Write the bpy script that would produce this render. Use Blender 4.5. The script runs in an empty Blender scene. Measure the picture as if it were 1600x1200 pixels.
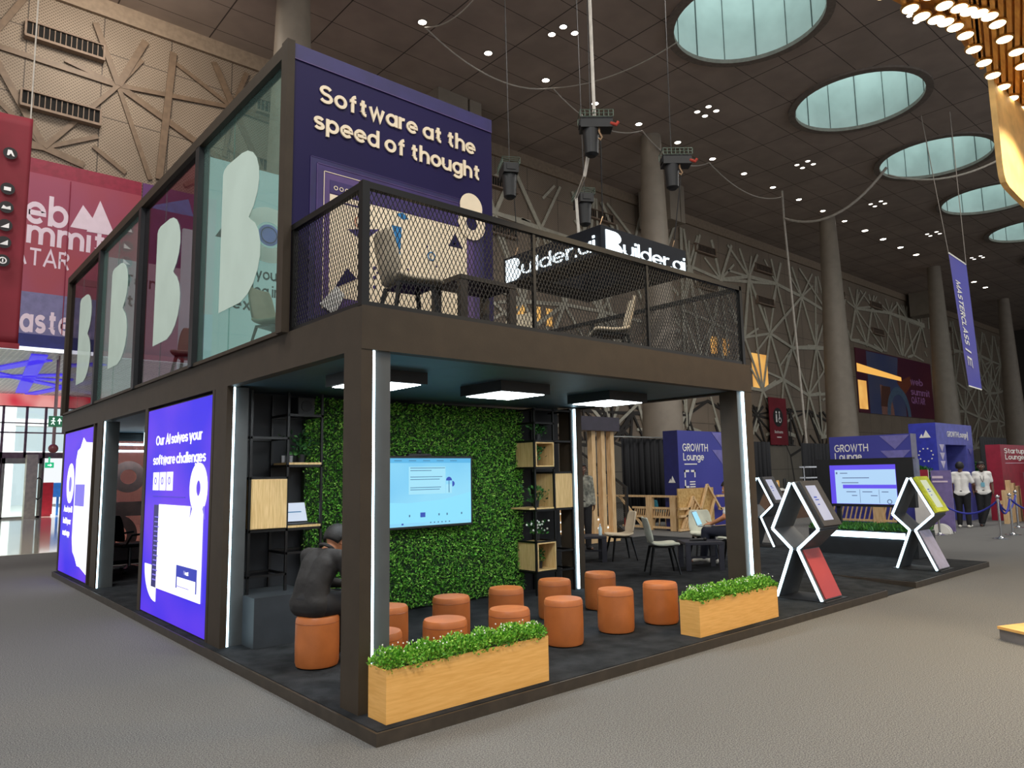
import bpy, math, random
import numpy as np
from mathutils import Vector, Matrix

SC = bpy.context.scene
COL = SC.collection
R = math.radians
# ---------------------------------------------------------------- camera
_y, _p, _r = R(48.954), R(7.0845), R(-.9691)
_fw = Vector((math.cos(_y)*math.cos(_p), math.sin(_y)*math.cos(_p), math.sin(_p)))
_rt = Vector((math.sin(_y), -math.cos(_y), 0)); _up = _rt.cross(_fw)
_rt2 = math.cos(_r)*_rt + math.sin(_r)*_up; _up2 = _rt2.cross(_fw)
cam = bpy.data.objects.new('camera', bpy.data.cameras.new('camera'))
COL.objects.link(cam)
cam.matrix_world = Matrix(((_rt2.x, _up2.x, -_fw.x, -2.4129), (_rt2.y, _up2.y, -_fw.y, -4.0942),
                           (_rt2.z, _up2.z, -_fw.z, 1.65), (0, 0, 0, 1)))
cam.data.sensor_width = 36; cam.data.lens = 1131.63/1600*36
cam.data.clip_start = .05; cam.data.clip_end = 400
SC.camera = cam
# ---------------------------------------------------------------- daylight from outside the hall
W = bpy.data.worlds.new('sky'); SC.world = W; W.use_nodes = True
W.node_tree.nodes['Background'].inputs[0].default_value = (.93, .97, 1, 1)
W.node_tree.nodes['Background'].inputs[1].default_value = 1.0
# ---------------------------------------------------------------- area lights: unseen fill added at ceiling height, wall wash, entrance daylight
def area(name, loc, size, power, col, rot=(0, 0, 0)):
    l = bpy.data.lights.new(name, 'AREA'); l.shape = 'SQUARE'; l.size = size; l.energy = power; l.color = col
    o = bpy.data.objects.new(name, l); COL.objects.link(o); o.location = loc; o.rotation_euler = rot
    return o
area('hall_fill', (-8, -7, 17.4), 5, 2900, (1, .98, .95))
area('hall_fill', (6, -10, 17.4), 5, 1450, (1, .95, .86))
area('hall_fill', (16, 2, 17.4), 5, 1250, (1, .96, .9))
area('hall_fill', (-6, 8, 17.4), 4, 1500, (1, .96, .9))
area('hall_fill', (30, 0, 17.4), 5, 1700, (1, .96, .9))
area('wall_wash', (2, 17.5, 17.3), 2.5, 480, (1, .9, .76), (R(40), 0, 0))
area('entrance_daylight', (-1, 38.5, 11), 8, 12000, (.97, .98, 1), (R(58), 0, 0))
# ---------------------------------------------------------------- picture
SC.view_settings.view_transform = 'Standard'; SC.view_settings.look = 'None'
SC.view_settings.exposure = 0; SC.view_settings.gamma = 1
SC.view_settings.use_curve_mapping = False
try:
    SC.cycles.use_denoising = True; SC.cycles.max_bounces = 8; SC.cycles.transparent_max_bounces = 24
    SC.cycles.sample_clamp_indirect = 4; SC.cycles.caustics_reflective = False; SC.cycles.caustics_refractive = False
except Exception: pass

# ================================================================ materials
def lin(c):
    c = c/255
    return c/12.92 if c <= .04045 else ((c+.055)/1.055)**2.4
def rgb(c): return (lin(c[0]), lin(c[1]), lin(c[2]), 1)
def nodes_of(name):
    m = bpy.data.materials.new(name); m.use_nodes = True
    nt = m.node_tree; return m, nt, nt.nodes['Principled BSDF']
def N(nt, t, **k):
    n = nt.nodes.new(t)
    for a, b in k.items(): setattr(n, a, b)
    return n
def noise_ramp(nt, scale, c0, c1, detail=3, p0=.35, p1=.65, stretch=None):
    tc = N(nt, 'ShaderNodeTexCoord'); nz = N(nt, 'ShaderNodeTexNoise'); rp = N(nt, 'ShaderNodeValToRGB')
    nz.inputs['Scale'].default_value = scale; nz.inputs['Detail'].default_value = detail
    src = tc.outputs['Object']
    if stretch:
        mp = N(nt, 'ShaderNodeMapping'); mp.inputs['Scale'].default_value = stretch
        nt.links.new(src, mp.inputs[0]); src = mp.outputs[0]
    nt.links.new(src, nz.inputs['Vector'])
    rp.color_ramp.elements[0].position = p0; rp.color_ramp.elements[1].position = p1
    rp.color_ramp.elements[0].color = c0; rp.color_ramp.elements[1].color = c1
    nt.links.new(nz.outputs[0], rp.inputs[0])
    return rp, nz
def mat(name, c, rough=.6, metal=0, var=.08, scale=6, bump=0, bscale=60, stretch=None, c2=None, spec=.5, detail=3, p0=.35, p1=.65):
    m, nt, b = nodes_of(name)
    a = rgb(c); d = rgb(c2) if c2 else tuple(min(1, v*(1+2*var)) for v in a[:3])+(1,)
    if not c2: a = tuple(v*(1-var) for v in a[:3])+(1,)
    rp, nz = noise_ramp(nt, scale, a, d, detail, p0, p1, stretch)
    nt.links.new(rp.outputs[0], b.inputs['Base Color'])
    b.inputs['Roughness'].default_value = rough; b.inputs['Metallic'].default_value = metal
    b.inputs['Specular IOR Level'].default_value = spec
    if bump:
        n2 = N(nt, 'ShaderNodeTexNoise'); n2.inputs['Scale'].default_value = bscale
        tc = N(nt, 'ShaderNodeTexCoord'); nt.links.new(tc.outputs['Object'], n2.inputs['Vector'])
        bp = N(nt, 'ShaderNodeBump'); bp.inputs['Strength'].default_value = bump; bp.inputs['Distance'].default_value = .01
        nt.links.new(n2.outputs[0], bp.inputs['Height']); nt.links.new(bp.outputs[0], b.inputs['Normal'])
    return m
def glow(name, c, s, c2=None, scale=1, stretch=None):
    m, nt, b = nodes_of(name)
    rp, nz = noise_ramp(nt, scale, rgb(c), rgb(c2 or c), 1, .35, .65, stretch)
    b.inputs['Base Color'].default_value = (.05, .05, .05, 1); b.inputs['Roughness'].default_value = .5; b.inputs['Specular IOR Level'].default_value = .12
    nt.links.new(rp.outputs[0], b.inputs['Emission Color']); b.inputs['Emission Strength'].default_value = s
    return m
def math_node(nt, op, a, b=None):
    n = N(nt, 'ShaderNodeMath', operation=op)
    for i, v in enumerate((a, b)):
        if v is None: continue
        if isinstance(v, (int, float)): n.inputs[i].default_value = v
        else: nt.links.new(v, n.inputs[i])
    return n.outputs[0]
def glassy(name, tint=(235, 245, 245), gloss=.12, film=0, filmc=(200, 225, 222)):
    m = bpy.data.materials.new(name); m.use_nodes = True; nt = m.node_tree; nt.nodes.clear()
    out = N(nt, 'ShaderNodeOutputMaterial'); tr = N(nt, 'ShaderNodeBsdfTransparent'); gl = N(nt, 'ShaderNodeBsdfGlossy')
    tr.inputs[0].default_value = rgb(tint); gl.inputs['Roughness'].default_value = .02
    fr = N(nt, 'ShaderNodeLayerWeight'); fr.inputs[0].default_value = .5
    fac = math_node(nt, 'ADD', math_node(nt, 'MULTIPLY', math_node(nt, 'POWER', fr.outputs['Facing'], 4), .55), .03)
    mx = N(nt, 'ShaderNodeMixShader'); nt.links.new(fac, mx.inputs[0])
    nt.links.new(tr.outputs[0], mx.inputs[1]); nt.links.new(gl.outputs[0], mx.inputs[2])
    last = mx
    if film:
        df = N(nt, 'ShaderNodeBsdfDiffuse'); m2 = N(nt, 'ShaderNodeMixShader')
        rp, nz = noise_ramp(nt, 2, rgb(filmc), rgb(tuple(min(255, v+6) for v in filmc)))
        nt.links.new(rp.outputs[0], df.inputs[0]); m2.inputs[0].default_value = film
        nt.links.new(mx.outputs[0], m2.inputs[1]); nt.links.new(df.outputs[0], m2.inputs[2]); last = m2
    nt.links.new(last.outputs[0], out.inputs[0])
    return m
def leafy(name, c0, c1, c2):
    m, nt, b = nodes_of(name)
    g = N(nt, 'ShaderNodeNewGeometry'); rp = N(nt, 'ShaderNodeValToRGB')
    rp.color_ramp.elements[0].color = rgb(c0); rp.color_ramp.elements[1].color = rgb(c2)
    e = rp.color_ramp.elements.new(.5); e.color = rgb(c1)
    nt.links.new(g.outputs['Random Per Island'], rp.inputs[0]); nt.links.new(rp.outputs[0], b.inputs['Base Color'])
    b.inputs['Roughness'].default_value = .55
    return m
def line_mask(nt, src, period, width, offset=0):          # 1 on the joint lines of a panel grid
    f = math_node(nt, 'FRACT', math_node(nt, 'MULTIPLY', math_node(nt, 'ADD', src, offset), 1/period))
    return math_node(nt, 'LESS_THAN', f, width/period)
def mixc(nt, fac, a, b):
    mx = N(nt, 'ShaderNodeMix', data_type='RGBA')
    nt.links.new(fac, mx.inputs[0])
    for v, i in ((a, 6), (b, 7)):
        if isinstance(v, tuple): mx.inputs[i].default_value = v
        else: nt.links.new(v, mx.inputs[i])
    return mx.outputs[2]
def panel_mat(name, c, joint, grid, rough=.7, perf=None, var=.1):
    """flat cladding with joints on object axes; perf = (pitch, dot colour)"""
    m, nt, b = nodes_of(name)
    a = rgb(c)
    rp, nz = noise_ramp(nt, .7, tuple(v*(1-var) for v in a[:3])+(1,), tuple(v*(1+var) for v in a[:3])+(1,))
    tc = N(nt, 'ShaderNodeTexCoord'); sp = N(nt, 'ShaderNodeSeparateXYZ'); nt.links.new(tc.outputs['Object'], sp.inputs[0])
    col = rp.outputs[0]
    if perf:
        pitch, dot, axes = perf
        s = [math_node(nt, 'SINE', math_node(nt, 'MULTIPLY', sp.outputs[i], 2*math.pi/pitch)) for i in axes]
        msk = math_node(nt, 'GREATER_THAN', math_node(nt, 'MULTIPLY', s[0], s[1]), .3)
        col = mixc(nt, msk, col, rgb(dot))
    for ax, per, wid, off in grid:
        col = mixc(nt, line_mask(nt, sp.outputs[ax], per, wid, off), col, rgb(joint))
    nt.links.new(col, b.inputs['Base Color']); b.inputs['Roughness'].default_value = rough
    return m

# ================================================================ mesh helper
class MB:
    def __init__(s): s.v = []; s.f = []
    def box(s, a, b):
        x0, y0, z0 = a; x1, y1, z1 = b; n = len(s.v)
        s.v += [(x0, y0, z0), (x1, y0, z0), (x1, y1, z0), (x0, y1, z0), (x0, y0, z1), (x1, y0, z1), (x1, y1, z1), (x0, y1, z1)]
        s.f += [tuple(n+i for i in q) for q in ((0, 3, 2, 1), (4, 5, 6, 7), (0, 1, 5, 4), (1, 2, 6, 5), (2, 3, 7, 6), (3, 0, 4, 7))]
        return s
    def hexa(s, p):                                          # 8 corners: bottom ring, top ring
        n = len(s.v); s.v += [tuple(q) for q in p]
        s.f += [tuple(n+i for i in q) for q in ((0, 3, 2, 1), (4, 5, 6, 7), (0, 1, 5, 4), (1, 2, 6, 5), (2, 3, 7, 6), (3, 0, 4, 7))]
        return s
    def bar(s, p, q, w, h=None, up=(0, 0, 1), w2=None):
        h = h or w; p = Vector(p); q = Vector(q); d = (q-p).normalized(); up = Vector(up)
        if abs(d.dot(up)) > .98: up = Vector((1, 0, 0)) if abs(d.x) < .9 else Vector((0, 1, 0))
        a = d.cross(up).normalized(); b = a.cross(d); k = (w2 or w)/w
        return s.hexa([p-a*w/2-b*h/2, p+a*w/2-b*h/2, p+a*w/2+b*h/2, p-a*w/2+b*h/2,
                       q-a*w/2*k-b*h/2*k, q+a*w/2*k-b*h/2*k, q+a*w/2*k+b*h/2*k, q-a*w/2*k+b*h/2*k])
    def tube(s, pts, r, n=8, closed=False):
        pts = [Vector(p) for p in pts]; rs = r if isinstance(r, (list, tuple)) else [r]*len(pts); b0 = len(s.v); ref = None
        for i, p in enumerate(pts):
            d = (pts[min(i+1, len(pts)-1)]-pts[max(i-1, 0)]) if not closed else pts[(i+1) % len(pts)]-pts[i-1]
            d = d.normalized()
            if ref is None: ref = Vector((0, 0, 1)) if abs(d.z) < .9 else Vector((1, 0, 0))
            a = d.cross(ref).normalized(); b = a.cross(d); ref = b
            for k in range(n):
                t = 2*math.pi*k/n; s.v.append(tuple(p+(a*math.cos(t)+b*math.sin(t))*rs[i]))
        m = len(pts)
        for i in range(m if closed else m-1):
            for k in range(n):
                s.f.append((b0+i*n+k, b0+i*n+(k+1) % n, b0+((i+1) % m)*n+(k+1) % n, b0+((i+1) % m)*n+k))
        if not closed:
            s.f.append(tuple(b0+k for k in reversed(range(n)))); s.f.append(tuple(b0+(m-1)*n+k for k in range(n)))
        return s
    def lathe(s, prof, c=(0, 0, 0), n=32, cap=True):
        b0 = len(s.v)
        for r, z in prof:
            for k in range(n):
                t = 2*math.pi*k/n; s.v.append((c[0]+r*math.cos(t), c[1]+r*math.sin(t), c[2]+z))
        for i in range(len(prof)-1):
            for k in range(n):
                s.f.append((b0+i*n+k, b0+i*n+(k+1) % n, b0+(i+1)*n+(k+1) % n, b0+(i+1)*n+k))
        if cap:
            s.f.append(tuple(b0+k for k in reversed(range(n)))); s.f.append(tuple(b0+(len(prof)-1)*n+k for k in range(n)))
        return s
    def prism(s, pts, org, u, v, d):
        """outline pts (a,b) in the plane org+a*u+b*v, thickened by d along u x v"""
        org = Vector(org); u = Vector(u); v = Vector(v); nn = u.cross(v).normalized()*d; n = len(s.v); m = len(pts)
        for a, b in pts: s.v.append(tuple(org+u*a+v*b))
        for a, b in pts: s.v.append(tuple(org+u*a+v*b+nn))
        s.f.append(tuple(n+i for i in reversed(range(m)))); s.f.append(tuple(n+m+i for i in range(m)))
        for i in range(m): s.f.append((n+i, n+(i+1) % m, n+m+(i+1) % m, n+m+i))
        return s
    def ring(s, c, r0, r1, org, u, v, d, n=28):
        org = Vector(org); u = Vector(u); v = Vector(v); nn = u.cross(v).normalized()*d; b = len(s.v)
        for rr in (r0, r1):
            for k in range(n):
                t = 2*math.pi*k/n; s.v.append(tuple(org+u*(c[0]+rr*math.cos(t))+v*(c[1]+rr*math.sin(t))+nn))
        for rr in (r0, r1):
            for k in range(n):
                t = 2*math.pi*k/n; s.v.append(tuple(org+u*(c[0]+rr*math.cos(t))+v*(c[1]+rr*math.sin(t))))
        for k in range(n):
            j = (k+1) % n
            s.f += [(b+k, b+n+k, b+n+j, b+j), (b+n+k, b+3*n+k, b+3*n+j, b+n+j), (b+k, b+j, b+2*n+j, b+2*n+k)]
        return s
    def quad(s, a, b, c, d):
        n = len(s.v); s.v += [tuple(a), tuple(b), tuple(c), tuple(d)]; s.f.append((n, n+1, n+2, n+3)); return s
    def grid(s, fn, nu, nv):
        b0 = len(s.v); s.v += [tuple(fn(i/nu, j/nv)) for j in range(nv+1) for i in range(nu+1)]
        s.f += [(b0+j*(nu+1)+i, b0+j*(nu+1)+i+1, b0+(j+1)*(nu+1)+i+1, b0+(j+1)*(nu+1)+i) for j in range(nv) for i in range(nu)]
        return s
    def ball(s, c, r, n=12, sq=(1, 1, 1)):
        prof = [(math.sin(math.pi*i/n), -math.cos(math.pi*i/n)) for i in range(n+1)]; b0 = len(s.v); m = 2*n
        for a, z in prof:
            for k in range(m):
                t = 2*math.pi*k/m; s.v.append((c[0]+r*sq[0]*a*math.cos(t), c[1]+r*sq[1]*a*math.sin(t), c[2]+r*sq[2]*z))
        for i in range(n):
            for k in range(m): s.f.append((b0+i*m+k, b0+i*m+(k+1) % m, b0+(i+1)*m+(k+1) % m, b0+(i+1)*m+k))
        return s
    def build(s, name, m, parent=None, smooth=False, bevel=0, label=None):
        me = bpy.data.meshes.new(name); me.from_pydata(s.v, [], s.f); me.update()
        return link(name, me, m, parent, smooth, bevel, label)
def inv(parent): return parent.matrix_basis.inverted() if parent.type == 'EMPTY' else Matrix()
def link(name, me, m, parent=None, smooth=False, bevel=0, label=None):
    me.materials.clear(); me.materials.append(m)
    o = bpy.data.objects.new(name, me); COL.objects.link(o)
    if smooth:
        me.polygons.foreach_set('use_smooth', [True]*len(me.polygons))
        try: me.set_sharp_from_angle(angle=R(40))
        except Exception: pass
    if bevel:
        b = o.modifiers.new('bevel', 'BEVEL'); b.width = bevel; b.segments = 2; b.limit_method = 'ANGLE'
    if parent is not None:
        o.parent = parent; o.matrix_parent_inverse = inv(parent)
    if label: o['label'] = label
    return o
def tag(o, label, cat, group=None, kind=None):
    o['label'] = label; o['category'] = cat
    if group: o['group'] = group
    if kind: o['kind'] = kind
    return o
def thing(name, label, cat, loc=(0, 0, 0), rz=0, group=None):
    o = bpy.data.objects.new(name, None); COL.objects.link(o); o.empty_display_size = .2
    o.matrix_basis = Matrix.Translation(loc) @ Matrix.Rotation(rz, 4, 'Z')
    return tag(o, label, cat, group)
def structure(o): o['kind'] = 'structure'; return o
def dup(o, loc=None, rz=0, label=None, parent=None, scale=None):
    c = o.copy(); COL.objects.link(c)
    if parent is not None: c.parent = parent
    for ch in [k for k in COL.objects if k.parent == o]: dup(ch, parent=c)
    if loc is not None:
        c.location = loc; c.rotation_euler = (0, 0, rz)
        if scale: c.scale = scale
    if label: c['label'] = label
    return c
# ---------------------------------------------------------------- lettering
def _A(cx, cy, rx, ry, a0, a1, n=12): return [(cx+rx*math.cos(R(a0+(a1-a0)*i/n)), cy+ry*math.sin(R(a0+(a1-a0)*i/n))) for i in range(n+1)]
_RO = _A(.21, .265, .21, .21, 0, 360, 20); _CO = _A(.3, .36, .3, .305, 0, 360, 22)
GLYPH = {   # stroke centre lines and advance of each letter, baseline 0, cap height .72
 'a': ([_RO, [(.42, .53), (.42, 0)]], .42), 'b': ([_RO, [(0, .74), (0, 0)]], .42), 'c': ([_A(.21, .265, .21, .21, 48, 312)], .37), 'd': ([_RO, [(.42, .74), (.42, 0)]], .42),
 'e': ([[(.03, .265), (.42, .265)]+_A(.21, .265, .21, .21, 8, 318, 18)], .42), 'f': ([[(.12, 0), (.12, .52)]+_A(.27, .54, .15, .145, 175, 95, 6), [(0, .475), (.27, .475)]], .27),
 'g': ([_RO, [(.42, .53), (.42, -.02)]+_A(.21, -.03, .21, .13, 0, -150, 9)], .42), 'h': ([[(0, 0), (0, .74)], _A(.19, .285, .19, .19, 180, 0)+[(.38, 0)]], .38),
 'i': ([[(0, 0), (0, .53)], [(0, .63), (0, .74)]], 0), 'l': ([[(0, 0), (0, .74)]], 0), 'm': ([[(0, 0), (0, .53)], _A(.16, .3, .16, .175, 180, 0)+[(.32, 0)], _A(.48, .3, .16, .175, 180, 0)+[(.64, 0)]], .64),
 'n': ([[(0, 0), (0, .53)], _A(.19, .285, .19, .19, 180, 0)+[(.38, 0)]], .38), 'o': ([_RO], .42), 'p': ([_RO, [(0, .53), (0, -.2)]], .42), 'r': ([[(0, 0), (0, .53)], _A(.18, .29, .18, .185, 180, 75, 7)], .2),
 's': ([_A(.17, .37, .155, .105, 25, 270, 10)+_A(.17, .16, .165, .105, 90, -155, 10)[1:]], .34), 't': ([[(.12, .66), (.12, .19)]+_A(.25, .19, .13, .135, 180, 275, 6), [(0, .475), (.27, .475)]], .27),
 'u': ([[(0, .53), (0, .245)]+_A(.19, .245, .19, .19, 180, 360), [(.38, .53), (.38, 0)]], .38), 'v': ([[(0, .53), (.2, .02), (.4, .53)]], .4), 'w': ([[(0, .53), (.15, .04), (.3, .5), (.45, .04), (.6, .53)]], .6),
 'x': ([[(0, 0), (.38, .53)], [(0, .53), (.38, 0)]], .38), 'y': ([[(0, .53), (.2, .03)], [(.4, .53), (.14, -.2)]], .4), '.': ([[(0, 0), (0, .11)]], 0), "'": ([[(0, .56), (.02, .74)]], .02), '|': ([[(0, -.1), (0, .8)]], 0),
 'A': ([[(0, 0), (.28, .7), (.56, 0)], [(.1, .23), (.46, .23)]], .56), 'C': ([_A(.3, .36, .3, .305, 45, 315, 18)], .5), 'E': ([[(.4, .665), (0, .665), (0, .055), (.4, .055)], [(0, .365), (.36, .365)]], .4), 'G': ([_A(.3, .36, .3, .305, 45, 358, 18)+[(.34, .35)]], .6),
 'H': ([[(0, 0), (0, .72)], [(.5, 0), (.5, .72)], [(0, .365), (.5, .365)]], .5), 'I': ([[(0, 0), (0, .72)]], 0), 'L': ([[(0, .72), (0, .055), (.38, .055)]], .38), 'M': ([[(0, 0), (0, .7), (.31, .1), (.62, .7), (.62, 0)]], .62), 'N': ([[(0, 0), (0, .7), (.5, .02), (.5, .72)]], .5),
 'O': ([_CO], .6), 'Q': ([_CO, [(.38, .2), (.6, 0)]], .6), 'R': ([[(0, 0), (0, .665), (.22, .665)]+_A(.22, .515, .18, .15, 90, -90, 8)+[(0, .365)], [(.2, .365), (.42, 0)]], .42),
 'S': ([_A(.22, .515, .2, .15, 25, 270, 10)+_A(.22, .21, .22, .155, 90, -155, 10)[1:]], .44), 'T': ([[(0, .665), (.5, .665)], [(.25, .665), (.25, 0)]], .5), 'W': ([[(0, .72), (.2, .04), (.4, .68), (.6, .04), (.8, .72)]], .8)}
def ribbon(pts, w):
    """flat outline quads of a stroke with mitred joints"""
    n = len(pts); closed = math.dist(pts[0], pts[-1]) < 1e-6; P = [Vector((p[0], p[1])) for p in pts]; L = []
    for i in range(n):
        if closed: a, b = P[i]-P[i-1 if i else n-2], P[(i+1) if i < n-1 else 1]-P[i]
        else: a = P[i]-P[i-1] if i else P[1]-P[0]; b = P[i+1]-P[i] if i < n-1 else P[i]-P[i-1]
        a = a.normalized(); b = b.normalized(); t = (a+b)
        t = t.normalized() if t.length > 1e-4 else a
        nn = Vector((-t.y, t.x)); k = 1/max(.45, nn.dot(Vector((-a.y, a.x)))); L.append((P[i]+nn*w*k, P[i]-nn*w*k))
    return L
def text(body, org, u, v, x0, base, cap, width=None, m=None, parent=None, bold=.012, depth=.004, name='lettering'):
    """lettering on the plane org+a*u+b*v: left edge x0, baseline base, cap height cap, total width"""
    org = Vector(org); u = Vector(u); v = Vector(v); nn = u.cross(v).normalized(); w = .042+bold; x = w; S = []
    for ch in body:
        if ch == ' ': x += .2; continue
        st, adv = GLYPH[ch]
        for q in st: S.append(ribbon([(a+x, b) for a, b in q], w))
        x += adv+2*w+.058
    tot = x-w-.058; ky = cap/.72; kx = width/tot if width else ky; b = MB()
    for si, L in enumerate(S):
        si = si % 5; i0 = len(b.v)
        for p, q in L:
            for z in (0, depth*(1+.1*si)):
                for r in (p, q): b.v.append(tuple(org+u*(x0+r.x*kx)+v*(base+r.y*ky)+nn*z))
        for i in range(len(L)-1):
            a = i0+4*i; c = a+4
            b.f += [(a+3, a+2, c+2, c+3), (a, a+1, c+1, c), (a, c, c+2, a+2), (a+1, a+3, c+3, c+1)]
        a = i0; b.f.append((a, a+2, a+3, a+1)); a = i0+4*(len(L)-1); b.f.append((a, a+1, a+3, a+2))
    return b.build(name, m, parent)
def leaves(name, P, Nn, size, m, parent=None, seed=1, jitter=.9, label=None, narrow=.55):
    """many small folded leaves as one foliage mesh"""
    rng = np.random.default_rng(seed); n = len(P); P = np.asarray(P, float); Nn = np.asarray(Nn, float)
    d = Nn+rng.normal(0, jitter, (n, 3)); d /= np.linalg.norm(d, axis=1)[:, None]
    t = np.cross(d, rng.normal(0, 1, (n, 3))); t /= np.linalg.norm(t, axis=1)[:, None]
    w = np.cross(d, t); s = size*rng.uniform(.6, 1.3, n)[:, None]
    V = np.stack([P, P+d*s*.55+t*s*narrow*.5+w*s*.08, P+d*s, P+d*s*.55-t*s*narrow*.5+w*s*.08], 1).reshape(-1, 3)
    i = np.arange(n)*4
    F = np.stack([i, i+1, i+2, i+3], 1)
    me = bpy.data.meshes.new(name); me.from_pydata(V.tolist(), [], F.tolist()); me.update()
    return link(name, me, m, parent, label=label)
def arc(cx, cy, r, a0, a1, n=10, ry=None):
    ry = ry or r
    return [(cx+r*math.cos(R(a0+(a1-a0)*i/n)), cy+ry*math.sin(R(a0+(a1-a0)*i/n))) for i in range(n+1)]
def circ(cx, cy, r, n=28, ry=None): return arc(cx, cy, r, 0, 360, n, ry)[:-1]
def rect(a, b, c, d): return [(a, b), (c, b), (c, d), (a, d)]
X, Y, Z = Vector((1, 0, 0)), Vector((0, 1, 0)), Vector((0, 0, 1))

# ---------------------------------------------------------------- shared materials
m_frame = mat('booth dark brown paint', (60, 51, 41), .6, var=.05, bump=.05, spec=.25)
m_black = mat('black paint', (26, 27, 29), .5, var=.1)
m_steel = mat('black powder coated steel', (17, 16, 16), .4, .3, var=.08)
m_led = glow('white led tube', (206, 240, 255), 6)
m_channel = mat('led channel paint', (70, 72, 72), .5, var=.04)
m_white = mat('white print', (238, 236, 230), .6, var=.02)
m_cream = mat('cream print', (244, 226, 196), .6, var=.02)
m_oak = mat('light oak laminate', (218, 162, 84), .5, c2=(230, 176, 100), scale=5, stretch=(1.2, 1.2, 14), detail=6)
m_oakv = mat('light oak laminate upright grain', (206, 170, 110), .5, c2=(228, 196, 140), scale=5, stretch=(14, 14, 1), detail=6)
m_pine = mat('raw pine timber', (206, 168, 118), .6, c2=(226, 194, 148), scale=4, stretch=(6, 6, 1), detail=5)
m_chrome = mat('polished chrome', (205, 205, 208), .18, 1, var=.03)
m_glass = glassy('clear glass')
m_ink = mat('dark ink', (40, 44, 52), .6, var=.03)
m_carpet = mat('charcoal stage carpet', (30, 32, 34), .95, c2=(48, 50, 53), scale=5, bump=.3, bscale=220, detail=8, spec=.1)
# ================================================================ HALL: floor, ceiling, wall
rnd = random.Random(7)
m_hallcarpet = mat('grey speckled hall carpet', (78, 78, 79), .95, c2=(124, 123, 120), scale=120, bump=.35, bscale=160, detail=4, spec=.1, p0=.38, p1=.62)
o = MB().box((-40, -40, -.3), (110, 60, 0)).build('floor', m_hallcarpet); structure(o)
m_tile = panel_mat('polished cream floor tile', (196, 190, 172), (150, 145, 132), [(0, 1.2, .015, 0), (1, 1.2, .015, .3)], .08)
o = MB().box((-30, 16.15, .001), (6.5, 60, .008)).build('floor_entrance', m_tile); structure(o)

SKY = [(20.2, 8.55), (29.3, 8.6), (38.4, 8.6), (47.5, 8.6), (56.6, 8.6), (65.7, 8.6)]
m_ceil = panel_mat('dark taupe ceiling panel', (165, 150, 140), (72, 64, 60), [(0, 3.03, .045, .4), (1, 1.52, .03, .1)], .75)
CZ = 17.8
mb = MB(); XE = [-40]+[c[0]-4.55 for c in SKY]+[SKY[-1][0]+4.55, 110]
for a, b in zip(XE[:-1], XE[1:]):
    mb.quad((a, -22, CZ), (a, 4, CZ), (b, 4, CZ), (b, -22, CZ)); mb.quad((a, 13.1, CZ), (a, 24, CZ), (b, 24, CZ), (b, 13.1, CZ))
    c = [q for q in SKY if a < q[0] < b]
    if not c: mb.quad((a, 4, CZ), (a, 13.1, CZ), (b, 13.1, CZ), (b, 4, CZ)); continue
    cx, cy = c[0]; n = 48
    for k in range(n):
        t0, t1 = 2*math.pi*k/n, 2*math.pi*(k+1)/n
        def edge(t):
            ct, st = math.cos(t), math.sin(t); s = []
            if abs(ct) > 1e-9: s.append(((b if ct > 0 else a)-cx)/ct)
            if abs(st) > 1e-9: s.append(((13.1 if st > 0 else 4)-cy)/st)
            e = min(s); return (cx+ct*e, cy+st*e, CZ)
        e0, e1 = edge(t0), edge(t1)
        p = [(cx+2.7*math.cos(t0), cy+2.7*math.sin(t0), CZ), e0]
        if abs(e0[0]-e1[0]) > 1e-6 and abs(e0[1]-e1[1]) > 1e-6:
            p.append((b if (e0[0]+e1[0])/2 > cx else a, 13.1 if (e0[1]+e1[1])/2 > cy else 4, CZ))
        p += [e1, (cx+2.7*math.cos(t1), cy+2.7*math.sin(t1), CZ)]
        i = len(mb.v); mb.v += p; mb.f.append(tuple(range(i, i+len(p))))
ceil_ = mb.build('ceiling', m_ceil); structure(ceil_)
# skylight wells
m_rim = mat('skylight rim', (122, 112, 104), .6)
m_well = panel_mat('pale skylight lining', (205, 216, 214), (90, 105, 104), [(2, 40, .01, 0)], .5)
m_joint = mat('skylight lining joint', (60, 72, 72), .6)
m_sky = glow('daylight through skylight', (206, 234, 230), 2.0)
for i, (cx, cy) in enumerate(SKY):
    w = MB().lathe([(2.7, -.02), (2.7, 3.2)], (cx, cy, CZ), 48, cap=False).build('window_%d' % (i+10), m_well, smooth=True); structure(w)
    MB().lathe([(2.92, 0), (2.92, -.1), (2.62, -.1), (2.62, .06), (2.7, .06)], (cx, cy, CZ), 48, cap=False).build('rim', m_rim, w)
    MB().lathe([(2.72, 3.2), (2.72, 3.25)], (cx, cy, CZ), 40).build('daylight', m_sky, w)
    j = MB()
    for k in range(14):
        t = 2*math.pi*k/14+.2
        j.box((-.01, 0, 0), (.01, .02, 3.1)); nb = len(j.v)-8
        for q in range(nb, nb+8):
            x, y, z = j.v[q]; x *= 1.8 if k % 2 else 1
            y += 2.67; j.v[q] = (cx+x*math.cos(t)-y*math.sin(t), cy+x*math.sin(t)+y*math.cos(t), CZ+.06+z)
    j.build('lining_joint', m_joint, w)
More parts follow.
